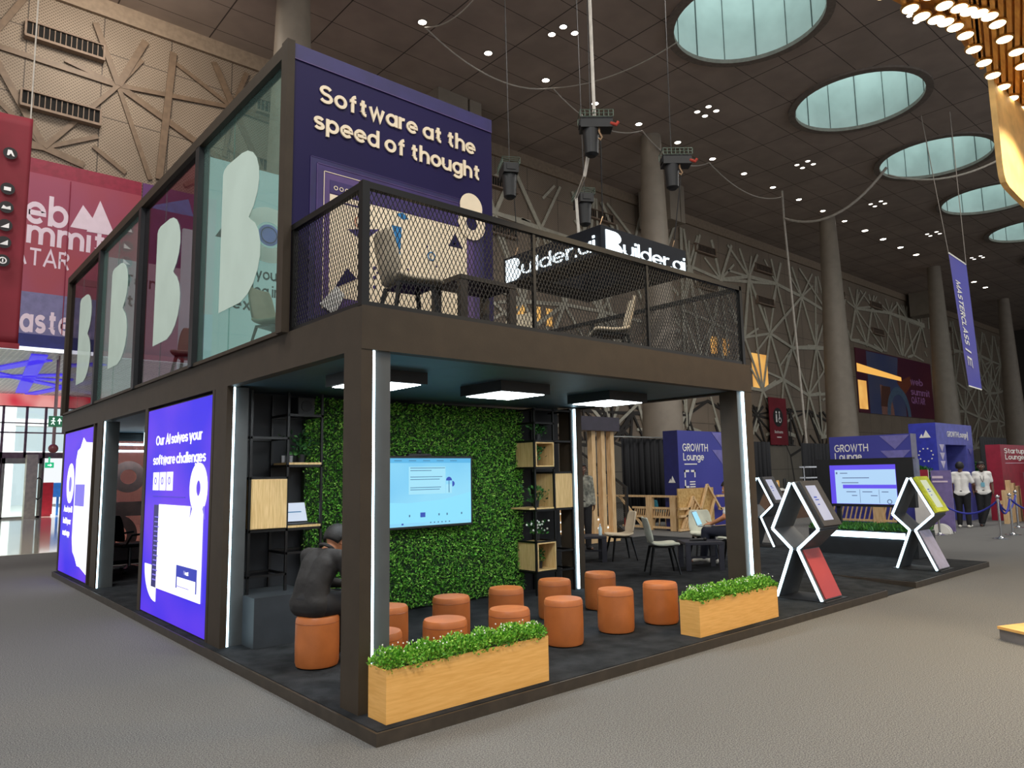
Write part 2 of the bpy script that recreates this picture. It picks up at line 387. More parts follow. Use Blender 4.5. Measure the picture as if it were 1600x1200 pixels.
# back wall
m_wall = panel_mat('perforated tan wall panel', (140, 124, 108), (70, 60, 52), [(0, 2.14, .03, 1.98), (2, 2.285, .03, .02)], .6, perf=(.11, (98, 84, 70), (0, 2)))
wall = MB().box((-20, 22, 5.72), (5.2, 22.4, 17.85)).box((5.2, 22, 0), (100, 22.4, 17.85)).build('wall_back', m_wall); structure(wall)
MB().box((-20, 21.86, 17.2), (100, 22, 17.8)).build('top_trim', mat('wall head trim', (138, 120, 102), .6), wall)
MB().box((5.2, 21.9, 0), (100, 22, 3.3)).build('base_panel', panel_mat('grey wall base panel', (120, 112, 100), (60, 56, 50), [(0, 2.3, .04, .2), (2, 1.65, .03, 0)], .6), wall)
o = MB().box((100, -22, 0), (100.3, 22, 17.8)).build('wall_right', mat('dark end wall', (58, 53, 48), .8)); structure(o)
def lattice(x0, x1, z0, z1, seed, w, m, step=3.6, gap=None):
    r = random.Random(seed); nd = []
    for i in range(int((x1-x0)/step)+2):
        for j in range(int((z1-z0)/step)+2):
            nd.append((x0+step*(i+.5*(j % 2))+r.uniform(-.6, .6), z0+step*j+r.uniform(-.6, .6)))
    b = MB(); inn = lambda p: x0 <= p[0] <= x1 and z0 <= p[1] <= z1
    for i, p in enumerate(nd):
        for q in nd[i+1:]:
            d = math.hypot(p[0]-q[0], p[1]-q[1])
            if d < step*1.45 or (d < step*2.3 and r.random() < .22):
                c = []
                for k in range(25):
                    t = k/24; s = (p[0]+(q[0]-p[0])*t, p[1]+(q[1]-p[1])*t)
                    if inn(s): c.append(s)
                dy = r.uniform(0, .05)
                if len(c) > 1: b.bar((c[0][0], 21.965-dy, c[0][1]), (c[-1][0], 21.965-dy, c[-1][1]), w*r.uniform(.7, 1.2), .06, up=(0, 1, 0))
        a0 = r.uniform(0, 3)                                   # short rays of the star
        for k in range(2):
            a = a0+k*1.9; L = r.uniform(1.2, 2.6); c = [(p[0]+math.cos(a)*L*t/8, p[1]+math.sin(a)*L*t/8) for t in range(9)]
            c = [s for s in c if inn(s)]
            if len(c) > 1: b.bar((c[0][0], 21.95, c[0][1]), (c[-1][0], 21.95, c[-1][1]), w*.7, .05, up=(0, 1, 0))
    b.build('lattice', m, wall)
m_latb = mat('brown lattice strip', (112, 92, 74), .5)
m_latg = mat('pale grey lattice strip', (178, 172, 156), .45)
m_latd = mat('dark lattice strip', (44, 38, 34), .6)
lattice(-10, 12.5, 11.85, 17, 3, .2, m_latb, 3.6)
lattice(14, 34, 4, 16.8, 4, .2, m_latg, 3.3)
lattice(34, 57, 4, 16.8, 5, .22, m_latg, 3.5)
lattice(57, 74, 11.8, 16.8, 6, .22, m_latg, 3.5)
lattice(75, 99, 3.4, 16.8, 8, .26, m_latg, 3.4)
lattice(16, 57, .2, 6, 9, .16, m_latd, 2.6)
m_slot = mat('dark vent opening', (16, 15, 14), .9); m_fin = mat('vent frame', (128, 108, 92), .6)
for cx in (1.22, 8.6, 19.6, 26.9, 37, 44.1, 55.6, 62.8, 80):
    for zc in ((15.8, 13.45) if cx > 2 else (15.85, 13.55)):
        v = MB().box((cx-1.07, 21.9, zc-.22), (cx+1.07, 21.99, zc+.26)).build('vent', m_slot, wall)
        f = MB().box((cx-1.12, 21.72, zc-.3), (cx+1.12, 22, zc-.22)).box((cx-1.12, 21.82, zc+.26), (cx+1.12, 22, zc+.3))
        for s in (-1, 1): f.box((cx+s*1.1-.03, 21.82, zc-.22), (cx+s*1.1+.03, 22, zc+.26))
        for k in range(1, 14): f.box((cx-1.07+k*.153-.012, 21.87, zc-.22), (cx-1.07+k*.153+.012, 21.9, zc+.26))
        f.build('vent_frame', m_fin, v)
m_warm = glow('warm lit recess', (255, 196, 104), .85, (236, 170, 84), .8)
for a, b, c, d in ((20.6, 9.2, 21.2, 10.1), (21.8, 9.2, 22.3, 10), (22.7, 9.1, 23.1, 10), (37.2, 9.1, 37.9, 10.2), (38.6, 9.1, 39.3, 10.2), (42, 7.2, 44, 9.6)):
    MB().box((a, 21.985, b), (c, 21.995, d)).build('lit_recess', m_warm, wall)
# tapering round columns and the piers under the ceiling
m_col = mat('grey beige column plaster', (134, 123, 110), .55, var=.05, scale=2)
COLLAB = {6.6: 'tall round column rising behind the purple wall of the booth', 24.8: 'round tapered column behind the hanging sign and the growth lounge panel',
          43.0: 'round tapered column behind the long cable and the lounge panel with the screen', 61.4: 'round tapered column left of the tall purple banner',
          79.5: 'round tapered column at the right edge, right of the tall purple banner'}
for cx, lb in COLLAB.items():
    c = MB().lathe([(1.05, 0), (1.04, .3), (.485, 17.75), (.485, 17.8)], (cx, 16.6, 0), 40).build('hall_column', m_col, smooth=True)
    tag(c, lb, 'column', 'round columns along the hall')
for k, (cx, w, lb) in enumerate(((15.3, 1.15, 'square pier under the ceiling right of the purple booth wall'), (30.55, .68, 'square pier under the ceiling right of the slim round column'), (70.2, .9, 'far square pier under the ceiling beside the purple banner'))):
    c = MB().box((cx-w, 19.3, 15.6), (cx+w*.35, 21.5, 17.8)).box((cx+w*.35, 19.7, 15.6), (cx+w*.45, 21.5, 17.8)).box((cx+w*.45, 19.3, 15.6), (cx+w, 21.5, 17.8)).build('ceiling_pier', m_col)
    tag(c, lb, 'pier', 'piers under the ceiling')
# ---------------------------------------------------------------- downlights: a row of singles and clusters of four
m_bulb = glow('downlight lens', (255, 246, 228), 14); m_dim = glow('faint downlight lens', (255, 246, 232), 5)
def downlight(x, y, lab, grp, r=.12, m=None):
    t = thing('downlight', lab, 'ceiling light', (x, y, CZ), 0, grp)
    MB().lathe([(r*1.25, 0), (r*1.25, -.03), (r, -.03), (r, 0)], (x, y, CZ), 16, cap=False).build('trim_ring', m_rim, t)
    MB().lathe([(r, -.02), (r*.9, -.03)], (x, y, CZ), 16).build('lens', m or m_bulb, t)
for x in (11.2, 14.24, 17.3, 20.3, 23.3, 26.3, 29.3, 32.3, 35.35, 38.35, 41.4, 44.4, 47.45, 50.4, 53.45, 56.4, 66.4, 69.4, 72.5):
    downlight(x, 16.1, 'single round downlight in the long row along the back of the ceiling', 'single downlights in the long ceiling row', .15 if x < 45 else .2)
for x, q in ((15.6, 'nearest, brightest cluster of four'), (24.75, 'second cluster of four'), (33.8, 'third cluster of four'), (42.9, 'fourth cluster of four'), (52, 'fifth cluster of four'), (61.1, 'sixth cluster of four')):
    for a, b in ((-.3, .3), (-.3, -.3), (.3, -.3), (.3, .3)):
        if x < 16 and (a, b) == (.3, .3): continue
        downlight(x+a, 13.37+b, 'small round downlight of the %s on the ceiling' % q, 'downlights, %s' % q, .13 if x < 30 else .12, m_bulb if x < 16 else m_dim)
for x, y in ((24.47, 4.64), (25.06, 4.64)):
    downlight(x, y, 'round downlight beside the golden canopy of bulbs', 'downlights beside the golden canopy', .12)
# ---------------------------------------------------------------- cables strung under the ceiling
m_cable = mat('pale cable', (176, 168, 158), .5)
def sag(p, q, s, n=14):
    p = Vector(p); q = Vector(q); return [p.lerp(q, i/n)-Vector((0, 0, s*4*(i/n)*(1-i/n))) for i in range(n+1)]
HK = [(11.25, 16.0, 17.55), (17.6, 16.0, 17.5), (23.4, 16, 17.45), (28.8, 16, 17.4), (36.2, 16, 17.4)]
HKL = ['cable sagging above the purple wall', 'cable sagging behind the left hoist cable', 'cable sagging from hoist to slim column', 'cable sagging right of the slim column']
for i in range(4):
    tag(MB().tube(sag(HK[i], HK[i+1], .75), .03, 6).build('ceiling_cable', m_cable), 'thin pale '+HKL[i], 'cable', 'cables strung along the ceiling')
for p, q, s, l, r in ((HK[1], (19.2, 10.9, 17.7), .4, 'thin cable rising from the downlight row to the largest skylight', .025), ((11.25, 16, 17.55), (11.5, 12.5, 17.75), .5, 'thin cable leaving the top edge above the purple wall', .025),
                      ((36.2, 16, 16.1), (36.2, 10.2, 17.2), 1.2, 'thick pale cable looped right of the fourth downlight cluster', .07), ((36.3, 10.2, 16.8), (36.6, 4.8, 16.2), .7, 'thick pale cable looped in front of the skylights', .05)):
    tag(MB().tube(sag(p, q, s), r, 6).build('ceiling_cable', m_cable), l, 'cable', 'cables strung along the ceiling')
tag(MB().tube([(36.2, 16, 17.75), (36.2, 16, 16.1), (36.5, 15.6, 0.6)], .06, 6).build('hanging_cable', m_cable), 'long pale cable hanging straight down in front of the wall', 'cable')
# ---------------------------------------------------------------- entrance side
m_soff = panel_mat('white perforated soffit', (216, 216, 222), (150, 150, 165), [(0, 4, .05, 0), (1, 4, .05, 0)], .4, perf=(.3, (96, 100, 140), (0, 1)))
so = MB().box((-20, 22, 5.7), (5.2, 36, 6)).build('ceiling_entrance', m_soff); structure(so)
m_blue = glow('blue lit soffit strip', (74, 58, 236), .9)
b = MB()
for p, q in (((-3, 24), (5, 34)), ((5, 25.5), (-3, 33)), ((-3, 29), (5, 29.6)), ((1.2, 23), (2.2, 35)), ((2.6, 35.5), (5, 24)), ((-2, 35), (1.5, 24))):
    b.bar((p[0], p[1], 5.68), (q[0], q[1], 5.68), .45, .06)
b.build('blue_strip', m_blue, so)
MB().box((-20, 21.9, 5.66), (5.2, 22.15, 5.74)).build('edge_light', glow('white edge light', (240, 246, 255), 1.6), so)
o = MB().box((5.2, 22.4, 0), (5.5, 36, 5.7)).build('wall_entrance', mat('entrance side wall', (168, 160, 150), .6)); structure(o)
m_mull = mat('grey mauve window metal', (128, 104, 108), .45, .3)
g = MB()
for z0, z1 in ((5.1, 5.16), (2.75, 3.02), (3.9, 3.96), (4.35, 4.4)): g.box((-12, 36, z0), (5.2, 36.15, z1))
for x in (-8, -5, -2, .3, 1.7, 2.6, 3.35, 4.2, 5.15): g.box((x-.05, 36, 2.8 if x in (2.6, 4.2) else 0), (x+.05, 36.15, 5.7))
win = g.build('window_1', m_mull); structure(win)
MB().box((-12, 36.06, 3), (5.2, 36.08, 5.1)).build('pane', m_glass, win)
m_red = mat('red printed band', (196, 34, 56), .5, c2=(238, 96, 104), scale=2.2, p0=.42, p1=.55)
bd = MB().box((-12, 35.9, 5.16), (5.19, 35.99, 5.69)).build('red_banner_band', glow('backlit red print', (226, 44, 66), .8, (255, 176, 170), .9)); tag(bd, 'long red printed band above the entrance glazing', 'banner')
for i, (x0, x1) in enumerate(((-.9, .3), (.3, 1.7), (1.75, 3.3))):
    d = MB()
    for a, c in (((x0, 0), (x0+.12, 2.75)), ((x1-.12, 0), (x1, 2.75))): d.box((a[0], 35.9, 0), (c[0], 36, 2.75))
    d.box((x0, 35.9, 2.5), (x1, 36, 2.75)).box((x0, 35.9, 0), (x1, 36, .1))
    dr = d.build('door_%d' % (i+1), mat('door frame metal', (150, 146, 138), .4, .4)); structure(dr)
    MB().box((x0+.1, 35.94, .1), (x1-.1, 35.96, 2.5)).build('pane', m_glass, dr)
    hx = x1-.25 if i % 2 == 0 else x0+.25
    MB().tube([(hx, 35.7, .95), (hx, 35.7, 1.75), (hx+.12, 35.7, 1.85), (hx+.24, 35.7, 1.75), (hx+.24, 35.7, .95), (hx+.12, 35.7, .85)], .035, 8, closed=True).build('door_handle', m_black, dr)
o = MB().box((2.62, 35.3, 0), (3.05, 35.8, 2.9)).build('entrance_pillar', mat('pale stone', (196, 186, 166), .5)); tag(o, 'pale square pillar between the glass entrance doors', 'pillar')
o = MB().box((3.45, 37.2, .1), (4.0, 37.5, 1.62)).box((3.5, 37.2, 0), (3.95, 37.5, .1)).build('red_totem', mat('red totem print', (168, 18, 44), .5)); tag(o, 'small red totem standing outside the entrance doors', 'sign')
o = MB().box((4.1, 38, .9), (4.6, 38.2, 1.6)).box((4.3, 38.05, 0), (4.4, 38.15, .9)).build('blue_sign', mat('blue sign print', (30, 110, 200), .5)); tag(o, 'small blue sign outside beside the red totem', 'sign')
m_out = mat('pale outside facade', (214, 208, 204), .7); o = MB()
for k in range(3): o.box((-11+k*7.2, 57, 0), (-9.8+k*7.2, 58, 7))
o.box((-12, 56.9, 3.4), (9, 58, 3.8)).box((-12, 56.9, 5.6), (9, 58, 6.1)); tag(o.build('opposite_building', m_out), 'pale building outside seen through the entrance glass', 'building')
# exit signs and dome camera
m_exit = glow('green exit sign face', (18, 120, 80), .6); m_exw = glow('white exit pictogram', (240, 255, 250), 1.4)
t = thing('exit_sign', 'green running man exit sign hanging left of the booth corner', 'exit sign', (1.76, 23, 3.4))
MB().box((1.56, 23, 3.4), (1.96, 23.06, 3.74)).build('panel', m_exit, t)
e = MB().prism(circ(.13, .26, .028, 10), (1.56, 23, 3.4), X, Z, .008)
for a, bb in (((.13, .23), (.12, .14)), ((.12, .14), (.16, .06)), ((.12, .14), (.07, .07)), ((.12, .2), (.18, .17)), ((.12, .2), (.06, .18))): e.bar((1.56+a[0], 22.995, 3.4+a[1]), (1.56+bb[0], 22.995, 3.4+bb[1]), .025, .01, up=(0, 1, 0))
e.prism([(.28, .08), (.31, .08), (.31, .18), (.36, .18), (.295, .28), (.23, .18), (.28, .18)], (1.56, 23, 3.4), X, Z, .008); e.build('pictogram', m_exw, t)
MB().box((1.74, 23.02, 3.74), (1.78, 23.05, 5.7)).build('rod', m_mull, t)
t = thing('exit_sign', 'small green exit sign over the far entrance door', 'exit sign', (3.55, 35.8, 2.35))
MB().box((3.4, 35.8, 2.3), (3.75, 35.9, 2.55)).box((3.55, 35.86, 2.55), (3.6, 36.02, 2.8)).build('panel', glow('green lit face', (40, 190, 130), 1), t)
MB().prism([(.1, .1), (.2, .1), (.2, .05), (.28, .125), (.2, .2), (.2, .15), (.1, .15)], (3.4, 35.8, 2.3), X, Z, .008).build('pictogram', m_exw, t)
t = thing('dome_camera', 'red and grey dome camera on a rod left of the booth', 'camera', (1.88, 24, 2.6))
MB().tube([(1.88, 24, 5.7), (1.88, 24, 2.85)], .05, 8).build('rod', m_mull, t); MB().ball((1.88, 24, 2.74), .15, 8).build('dome', mat('dusky red dome', (120, 60, 66), .3), t, True)
# ---------------------------------------------------------------- printed walls
def layer(parent, name, pts, org, u, v, off, m, th=.006):
    nn = Vector(u).cross(Vector(v)).normalized(); return MB().prism(pts, Vector(org)+nn*off, u, v, th).build(name, m, parent)
t = thing('summit_billboard', 'huge red and mauve web summit billboard on the wall over the entrance', 'billboard', (0, 21.95, 6))
O = (0, 21.94, 0)
m_crim = mat('crimson print', (134, 26, 56), .5); m_rose = mat('rose print', (156, 60, 72), .5, c2=(152, 68, 96), scale=.4); m_slate = mat('slate violet print', (112, 108, 150), .5); m_navy = mat('navy print', (24, 30, 104), .5)
m_lilac = mat('lilac white print', (226, 206, 222), .5, var=.02)
MB().box((-6, 21.94, 11.25), (3.68, 21.99, 11.72)).build('crimson_band', m_crim, t); MB().box((-6, 21.94, 7.45), (3.68, 21.99, 11.25)).build('rose_field', m_rose, t)
MB().box((-6, 21.94, 6.15), (3.68, 21.99, 7.45)).build('slate_field', m_slate, t); MB().box((-6, 21.94, 5.74), (3.68, 21.99, 6.15)).build('navy_band', m_navy, t)
text('web', O, X, Z, -.35, 9.62, .95, 1.95, m_lilac, t, .02); text('summit', O, X, Z, -.55, 8.98, .78, 3.25, m_lilac, t, .02)
text('QATAR', O, X, Z, -.25, 8.3, .55, 1.95, m_lilac, t, .008)
layer(t, 'mountain_mark', [(1.66, 9.72), (2.28, 9.72), (2.42, 9.95), (1.98, 10.52)], O, X, Z, 0, m_lilac); layer(t, 'mountain_mark', [(2.12, 9.66), (2.95, 9.66+.02), (2.46, 10.78)], O, X, Z, .008, m_lilac)
text('Masterclass', O, X, Z, -.02, 6.2, .75, 3.65, m_lilac, t, .03)
MB().tube([(1.6, 21.9, 11.2), (1.6, 21.9, 6.2)], .012, 5).build('seam', m_crim, t)
t = thing('blue_billboard', 'dark violet billboard beside the red one, seen through the booth glass', 'billboard', (6, 21.95, 6))
MB().box((3.72, 21.94, 5.74), (11.5, 21.99, 11.72)).build('panel', mat('dark violet print', (62, 44, 104), .5, c2=(104, 52, 110), scale=.3), t)
layer(t, 'mountain_mark', [(3.8, 10.9), (5.4, 10.9), (5.2, 11.5)], O, X, Z, 0, mat('sky blue print', (70, 130, 200), .5))
# far right billboard behind glass
t = thing('far_billboard', 'far blue and plum web summit billboard between two columns', 'billboard', (66, 21.95, 6.2))
O = (0, 21.9, 0)
MB().box((58, 21.9, 6.2), (74.4, 21.98, 11.6)).build('plum_field', mat('plum print', (84, 32, 58), .4, c2=(100, 42, 56), scale=.3), t)
layer(t, 'blue_field', [(60, 6.2), (67.6, 6.2), (67.6, 8.2), (66, 9.2), (66.6, 11.5), (60, 11.5)], O, X, Z, 0, mat('slate blue print', (74, 84, 128), .4, c2=(92, 96, 128), scale=.4))
layer(t, 'orange_field', [(66, 9.2), (67.6, 8.2), (69.5, 9.4), (69, 10)], O, X, Z, .008, mat('rust print', (132, 66, 44), .4))
layer(t, 'light_strip', [(58, 9.6), (67, 9.4), (67, 9.75), (58, 10.3)], O, X, Z, .014, glow('warm light strip', (255, 190, 90), .9)); layer(t, 'light_strip', [(58, 6.5), (59.6, 6.5), (59.6, 8.9), (58, 8.9)], O, X, Z, .014, m_warm)
layer(t, 'hand_shape', [(62.2, 6.9), (64.2, 6.9), (64.4, 8.7), (62.6, 8.7)], O, X, Z, .014, mat('brown print', (96, 54, 40), .5)); layer(t, 'curve_shape', arc(62.3, 6.2, 2.6, 0, 90, 8)+[(62.3, 6.2)], O, X, Z, .012, mat('skin tone print', (150, 104, 92), .5))
layer(t, 'ring_shape', arc(66, 6.21, 2.6, 0, 180, 16)+arc(66, 6.21, 1.9, 180, 0, 16), O, X, Z, .016, mat('pale blue print', (84, 106, 132), .5))
m_pink = mat('pink violet print', (176, 120, 176), .5)
for s, z, w in (('web', 9.25, 3), ('summit', 8.3, 4.6), ('QATAR', 7.5, 3.2)): text(s, O, X, Z, 69, z, .62, w, m_pink, t, .01, .02)
# ---------------------------------------------------------------- hanging banners
m_banred = mat('crimson banner cloth', (112, 10, 28), .7, c2=(126, 18, 38), scale=1.4); m_icon = mat('black icon disc', (22, 16, 18), .6); m_icw = mat('white icon', (236, 232, 230), .6)
t = thing('hanging_banner', 'tall crimson banner with round black icons at the left edge', 'banner', (-1.2, 12, 8.65))
mb = MB().grid(lambda a, b: (-2.4+1.78*a, 12+.025*math.sin(a*9+b*1.5)+.012*math.sin(a*4-b*7), 4.18+4.46*b), 30, 24)
o = mb.build('cloth', m_banred, t, True); s = o.modifiers.new('thick', 'SOLIDIFY'); s.thickness = .01
MB().box((-2.42, 11.97, 4.12), (-.6, 12.03, 4.22)).build('bottom_bar', mat('red bar', (140, 24, 40), .5), t)
O = (0, 11.95, 0)
for k, z in enumerate((7.84, 7.14, 6.78, 6.43, 6.1, 5.75)):
    layer(t, 'icon_disc', circ(-.95, z, .115, 20), O, X, Z, 0, m_icon)
    if k in (0,): layer(t, 'icon', [(-1, z-.05), (-.97, z-.05), (-.94, z), (-.91, z-.05), (-.88, z-.05), (-.93, z+.06), (-.99, z+.06)], O, X, Z, .008, m_icw)
    elif k == 1: layer(t, 'icon', rect(-1.01, z-.04, -.9, z+.03), O, X, Z, .008, m_icw)
    elif k == 2: layer(t, 'icon', [(-1.03, z-.04), (-.88, z-.04), (-.89, z+.03), (-.95, z), (-1.0, z+.03)], O, X, Z, .008, m_icw)
    elif k in (3, 4): layer(t, 'icon', [(-1.02, z-.05), (-.89, z-.05), (-.89, z+.05)], O, X, Z, .008, m_icw)
    else: MB().ring((-.95, z), .045, .065, (0, 11.95, 0), X, Z, .014, 16).build('icon', m_icw, t); layer(t, 'icon', rect(-.96, z-.03, -.94, z+.03), O, X, Z, .008, m_icw)
MB().tube([(-.66, 12, 8.6), (-.66, 12.3, 17.8)], .015, 5).build('cable', m_cable, t)
t = thing('restroom_banner', 'crimson restrooms banner on the back wall right of the booth', 'banner', (44.6, 21.85, 3.3))
MB().box((43.3, 21.65, 3.33), (45.6, 21.7, 6.6)).build('cloth', m_banred, t); MB().box((43.4, 21.7, 6.5), (45.5, 21.995, 6.56)).build('bracket', m_steel, t); O = (0, 21.645, 0); cx = 44.4
layer(t, 'icon_disc', circ(cx, 5.25, .66), O, X, Z, 0, m_icon)
layer(t, 'icon', rect(cx-.32, 4.9, cx-.14, 5.45), O, X, Z, .008, m_icw); layer(t, 'icon', circ(cx-.23, 5.58, .09, 12), O, X, Z, .008, m_icw)
MB().ring((cx+.22, 5.06), .14, .2, O, X, Z, .014, 14).build('icon', m_icw, t); layer(t, 'icon', circ(cx+.17, 5.58, .09, 12), O, X, Z, .008, m_icw); layer(t, 'icon', rect(cx+.12, 5.1, cx+.22, 5.48), O, X, Z, .008, m_icw)
text('Restrooms', O, X, Z, cx-.56, 4.13, .2, 1.1, m_icw, t, .012); layer(t, 'caption_line', rect(cx-.3, 3.83, cx+.3, 3.9), O, X, Z, 0, m_icw)
t = thing('tall_banner', 'tall narrow purple banner hanging from two cables on the right', 'banner', (38, 7.9, 12.4))
mb = MB(); a0, a1, b0, b1 = (38, 8.27, 12.47), (38.3, 7.62, 11.75), (38, 7.93, 5.6), (38.3, 7.47, 5.38)
g = lambda s, q: Vector(a0).lerp(Vector(a1), s).lerp(Vector(b0).lerp(Vector(b1), s), q)
m_ban = mat('violet banner cloth', (96, 92, 164), .7, c2=(84, 84, 170), scale=.6)
mb = MB().hexa([b0, b1, Vector(b1)+Vector((.03, 0, 0)), Vector(b0)+Vector((.03, 0, 0)), a0, a1, Vector(a1)+Vector((.03, 0, 0)), Vector(a0)+Vector((.03, 0, 0))]); mb.build('cloth', m_ban, t)
uu = (Vector(b0)-Vector(a0)).normalized(); vv = (Vector(a1)-Vector(a0)).normalized(); org = Vector(a0)-Vector((.02, .0, 0))
text('MASTERCLASS', org, uu, vv, 1.3, .2, .26, 3.3, m_white, t, .02, .02); text('| E', org, uu, vv, 4.85, .2, .26, .9, m_white, t, 0, .02)
for p, q in ((a0, (32.9, 7.3, CZ-.01)), (a1, (33.5, 6.3, CZ-.01))): MB().tube([p, q], .02, 5).build('cable', m_cable, t)
for p, q in ((a0, a1), (b0, b1)): MB().bar(p, q, .06).build('end_bar', m_white, t)
# ================================================================ BOOTH: platform, deck, columns
HP = .085
t = thing('booth_platform', 'low dark stage platform carrying the whole two storey booth', 'platform', (0, 0, 0))
e = MB().box((0, 0, 0), (7.51, 11.1, .08)).box((7.51, 1.3, 0), (8.44, 7.5, .08)).box((8.44, 0, 0), (11.52, 7.5, .08)).box((11.52, .92, 0), (12.2, 7.5, .08))
e.build('edge_board', mat('dark brown stage edge', (50, 42, 33), .5, c2=(60, 51, 41), scale=9), t)
MB().box((.02, .02, .08), (7.49, 11.08, HP)).box((7.49, 1.3, .08), (8.46, 7.48, HP)).box((8.46, .02, .08), (11.5, 7.48, HP)).box((11.5, .94, .08), (12.18, 7.48, HP)).build('carpet', m_carpet, t)
MB().hexa([(7.51, .02, .001), (8.44, .02, .001), (8.44, 1.3, .001), (7.51, 1.3, .001), (7.51, .02, .008), (8.44, .02, .008), (8.44, 1.3, .082), (7.51, 1.3, .082)]).build('ramp', m_carpet, t)

ZB, ZT, DX0, DX1, DY0, DY1 = 2.542, 2.856, .08, 5.14, .365, 11.45
t = thing('upper_deck', 'dark brown upper floor slab of the booth with deep fascia boards', 'deck', (DX0, DY0, ZB))
e = MB().box((DX0, DY0, ZB), (DX1, DY0+.1, ZT)).box((DX0, DY0+.1, ZB), (DX0+.1, DY1, ZT)).box((DX1-.1, DY0+.1, ZB), (DX1, DY1, ZT)).box((DX0+.1, DY1-.1, ZB), (DX1-.1, DY1, ZT))
e.build('fascia', m_frame, t)
MB().box((DX0+.1, DY0+.1, ZB+.02), (DX1-.1, DY1-.1, ZB+.06)).build('soffit', mat('dark grey soffit board with led tint', (58, 80, 92), .5, var=.06), t)  # bluish cast of the light strips is put into the board colour
MB().box((DX0+.1, DY0+.1, ZT-.05), (DX1-.1, DY1-.1, ZT-.005)).build('floor_board', m_carpet, t)

def column(x0, y0, w, d, lab, ledx, side):
    """square column; the LED sits on the step of a shallow channel in its front face; side = +1 channel right of the LED"""
    t = thing('booth_column', lab, 'column', (x0+w/2, y0+d/2, HP), 0, 'booth columns with light strips')
    x1 = x0+w; c = MB()
    if side > 0:
        c.box((x0, y0, HP), (ledx, y0+d, ZB)).box((ledx, y0+.035, HP), (x1, y0+d, ZB)); ch = (ledx, x1)
    else:
        c.box((ledx, y0, HP), (x1, y0+d, ZB)).box((x0, y0+.035, HP), (ledx, y0+d, ZB)); ch = (x0, ledx)
    c.build('post', m_frame, t)
    MB().box((ch[0]+.001, y0+.031, HP), (ch[1], y0+.036, ZB)).build('channel', m_channel, t)
    lx = (ledx, ledx+.022) if side > 0 else (ledx-.022, ledx)
    MB().box((lx[0], y0+.004, HP+.005), (lx[1], y0+.031, ZB-.005)).build('light_strip', m_led, t)
column(.08, .37, .255, .25, 'thick dark corner column with a light strip beside the wooden planter', .172, 1)
column(.08, 2.97, .225, .33, 'dark column with light strip right of the nearer blue light box', .142, 1)
column(.08, 8.16, .24, .36, 'dark column with light strip between the two blue light boxes', .1, 1)
column(4.80, 2.95, .2, .25, 'slim dark column with light strip beside the right-hand shelving', 4.89, -1)
column(4.88, .37, .25, .26, 'thick dark column with light strip at the far end of the front edge', 4.985, -1)

# side wall frames, dark back walls of the bay
m_dk = mat('matt black wall board', (30, 32, 36), .7, var=.08, scale=3)
t = tag(MB().box((.31, 3.42, HP), (5.0, 3.5, ZB)).build('partition_wall', m_dk), 'black partition behind the green wall and the shelves', 'wall')
t = tag(MB().box((2.6, 3.5, HP), (2.66, 11.3, ZB)).build('partition_wall', m_dk), 'black side wall inside the ground floor meeting room', 'wall')
t = thing('end_glazing', 'glazed end wall of the meeting room with frosted letter shapes', 'window wall', (1.3, 11.3, HP))
f = MB().box((.2, 11.28, HP), (2.6, 11.34, .16)).box((.2, 11.28, 2.4), (2.6, 11.34, ZB)).box((.2, 11.28, HP), (.26, 11.34, ZB)).box((2.54, 11.28, HP), (2.6, 11.34, ZB))
f.build('frame', m_black, t); MB().box((.26, 11.3, .16), (2.54, 11.31, 2.4)).build('pane', glassy('glass with painted rose reflection', (255, 214, 206), film=.12, filmc=(250, 170, 160)), t)  # pink reflected and seen from the entrance is put into tint and film
m_fro = mat('frosted pink film', (232, 178, 166), .6); O = (0, 11.29, 0)
MB().ring((1.2, 1.72), .14, .3, O, X, Z, .004).build('frosted_letter', m_fro, t); layer(t, 'frosted_letter', rect(.72, 1.62, .88, 2.1), O, X, Z, 0, m_fro)
layer(t, 'frosted_letter', rect(.62, .98, 1.6, 1.25), O, X, Z, 0, m_fro); MB().ring((1.0, .62), .22, .4, O, X, Z, .004).build('frosted_letter', m_fro, t)
layer(t, 'frosted_band', rect(.26, .16, 2.54, .42), O, X, Z, .006, mat('grey rose film', (150, 128, 126), .6))
for z in (2.2, 2.33): tag(MB().tube([(.62, 11.1-(2.33-z), z), (2.3, 11.1-(2.33-z), z)], .018, 8).tube([(1.4, 11.1-(2.33-z), z), (1.4, 11.1-(2.33-z), ZB+.03)], .006, 5).build('tube_light', m_led), 'thin white tube light, %s of two in the meeting room' % ('upper' if z > 2.3 else 'lower'), 'light')

# ---------------------------------------------------------------- light boxes on the left facade
U = -Y
def lightbox(y0, y1, lab):
    t = thing('light_box', lab, 'light box', (.1, (y0+y1)/2, HP), 0)
    z0, z1 = .075, 2.515
    MB().box((.10, y0, z0+.01), (.24, y1, z1)).build('frame', m_frame, t)
    for a, b in ((y0-.06, y0), (y1, y1+.12)): MB().box((.08, a, z0+.01), (.24, b, ZB)).build('frame_post', m_frame, t)
    return t
m_lbx = glow('blue violet backlit print', (46, 16, 232), 1.0, (98, 44, 236), .7, (1, 1, 1.6))
m_lbw = glow('white backlit print', (250, 250, 255), 1.35); m_lbl = glow('lilac backlit print', (128, 116, 236), 1); m_lbd = glow('navy backlit print', (44, 40, 120), .8); m_lbb = glow('royal blue backlit print', (46, 60, 190), .9)
t = lightbox(3.38, 5.72, 'blue backlit poster reading our AI solves your software challenges')
O = (.095, 0, 0)
layer(t, 'lit_print', rect(-5.71, .1, -3.39, 2.5), O, U, Z, 0, m_lbx)
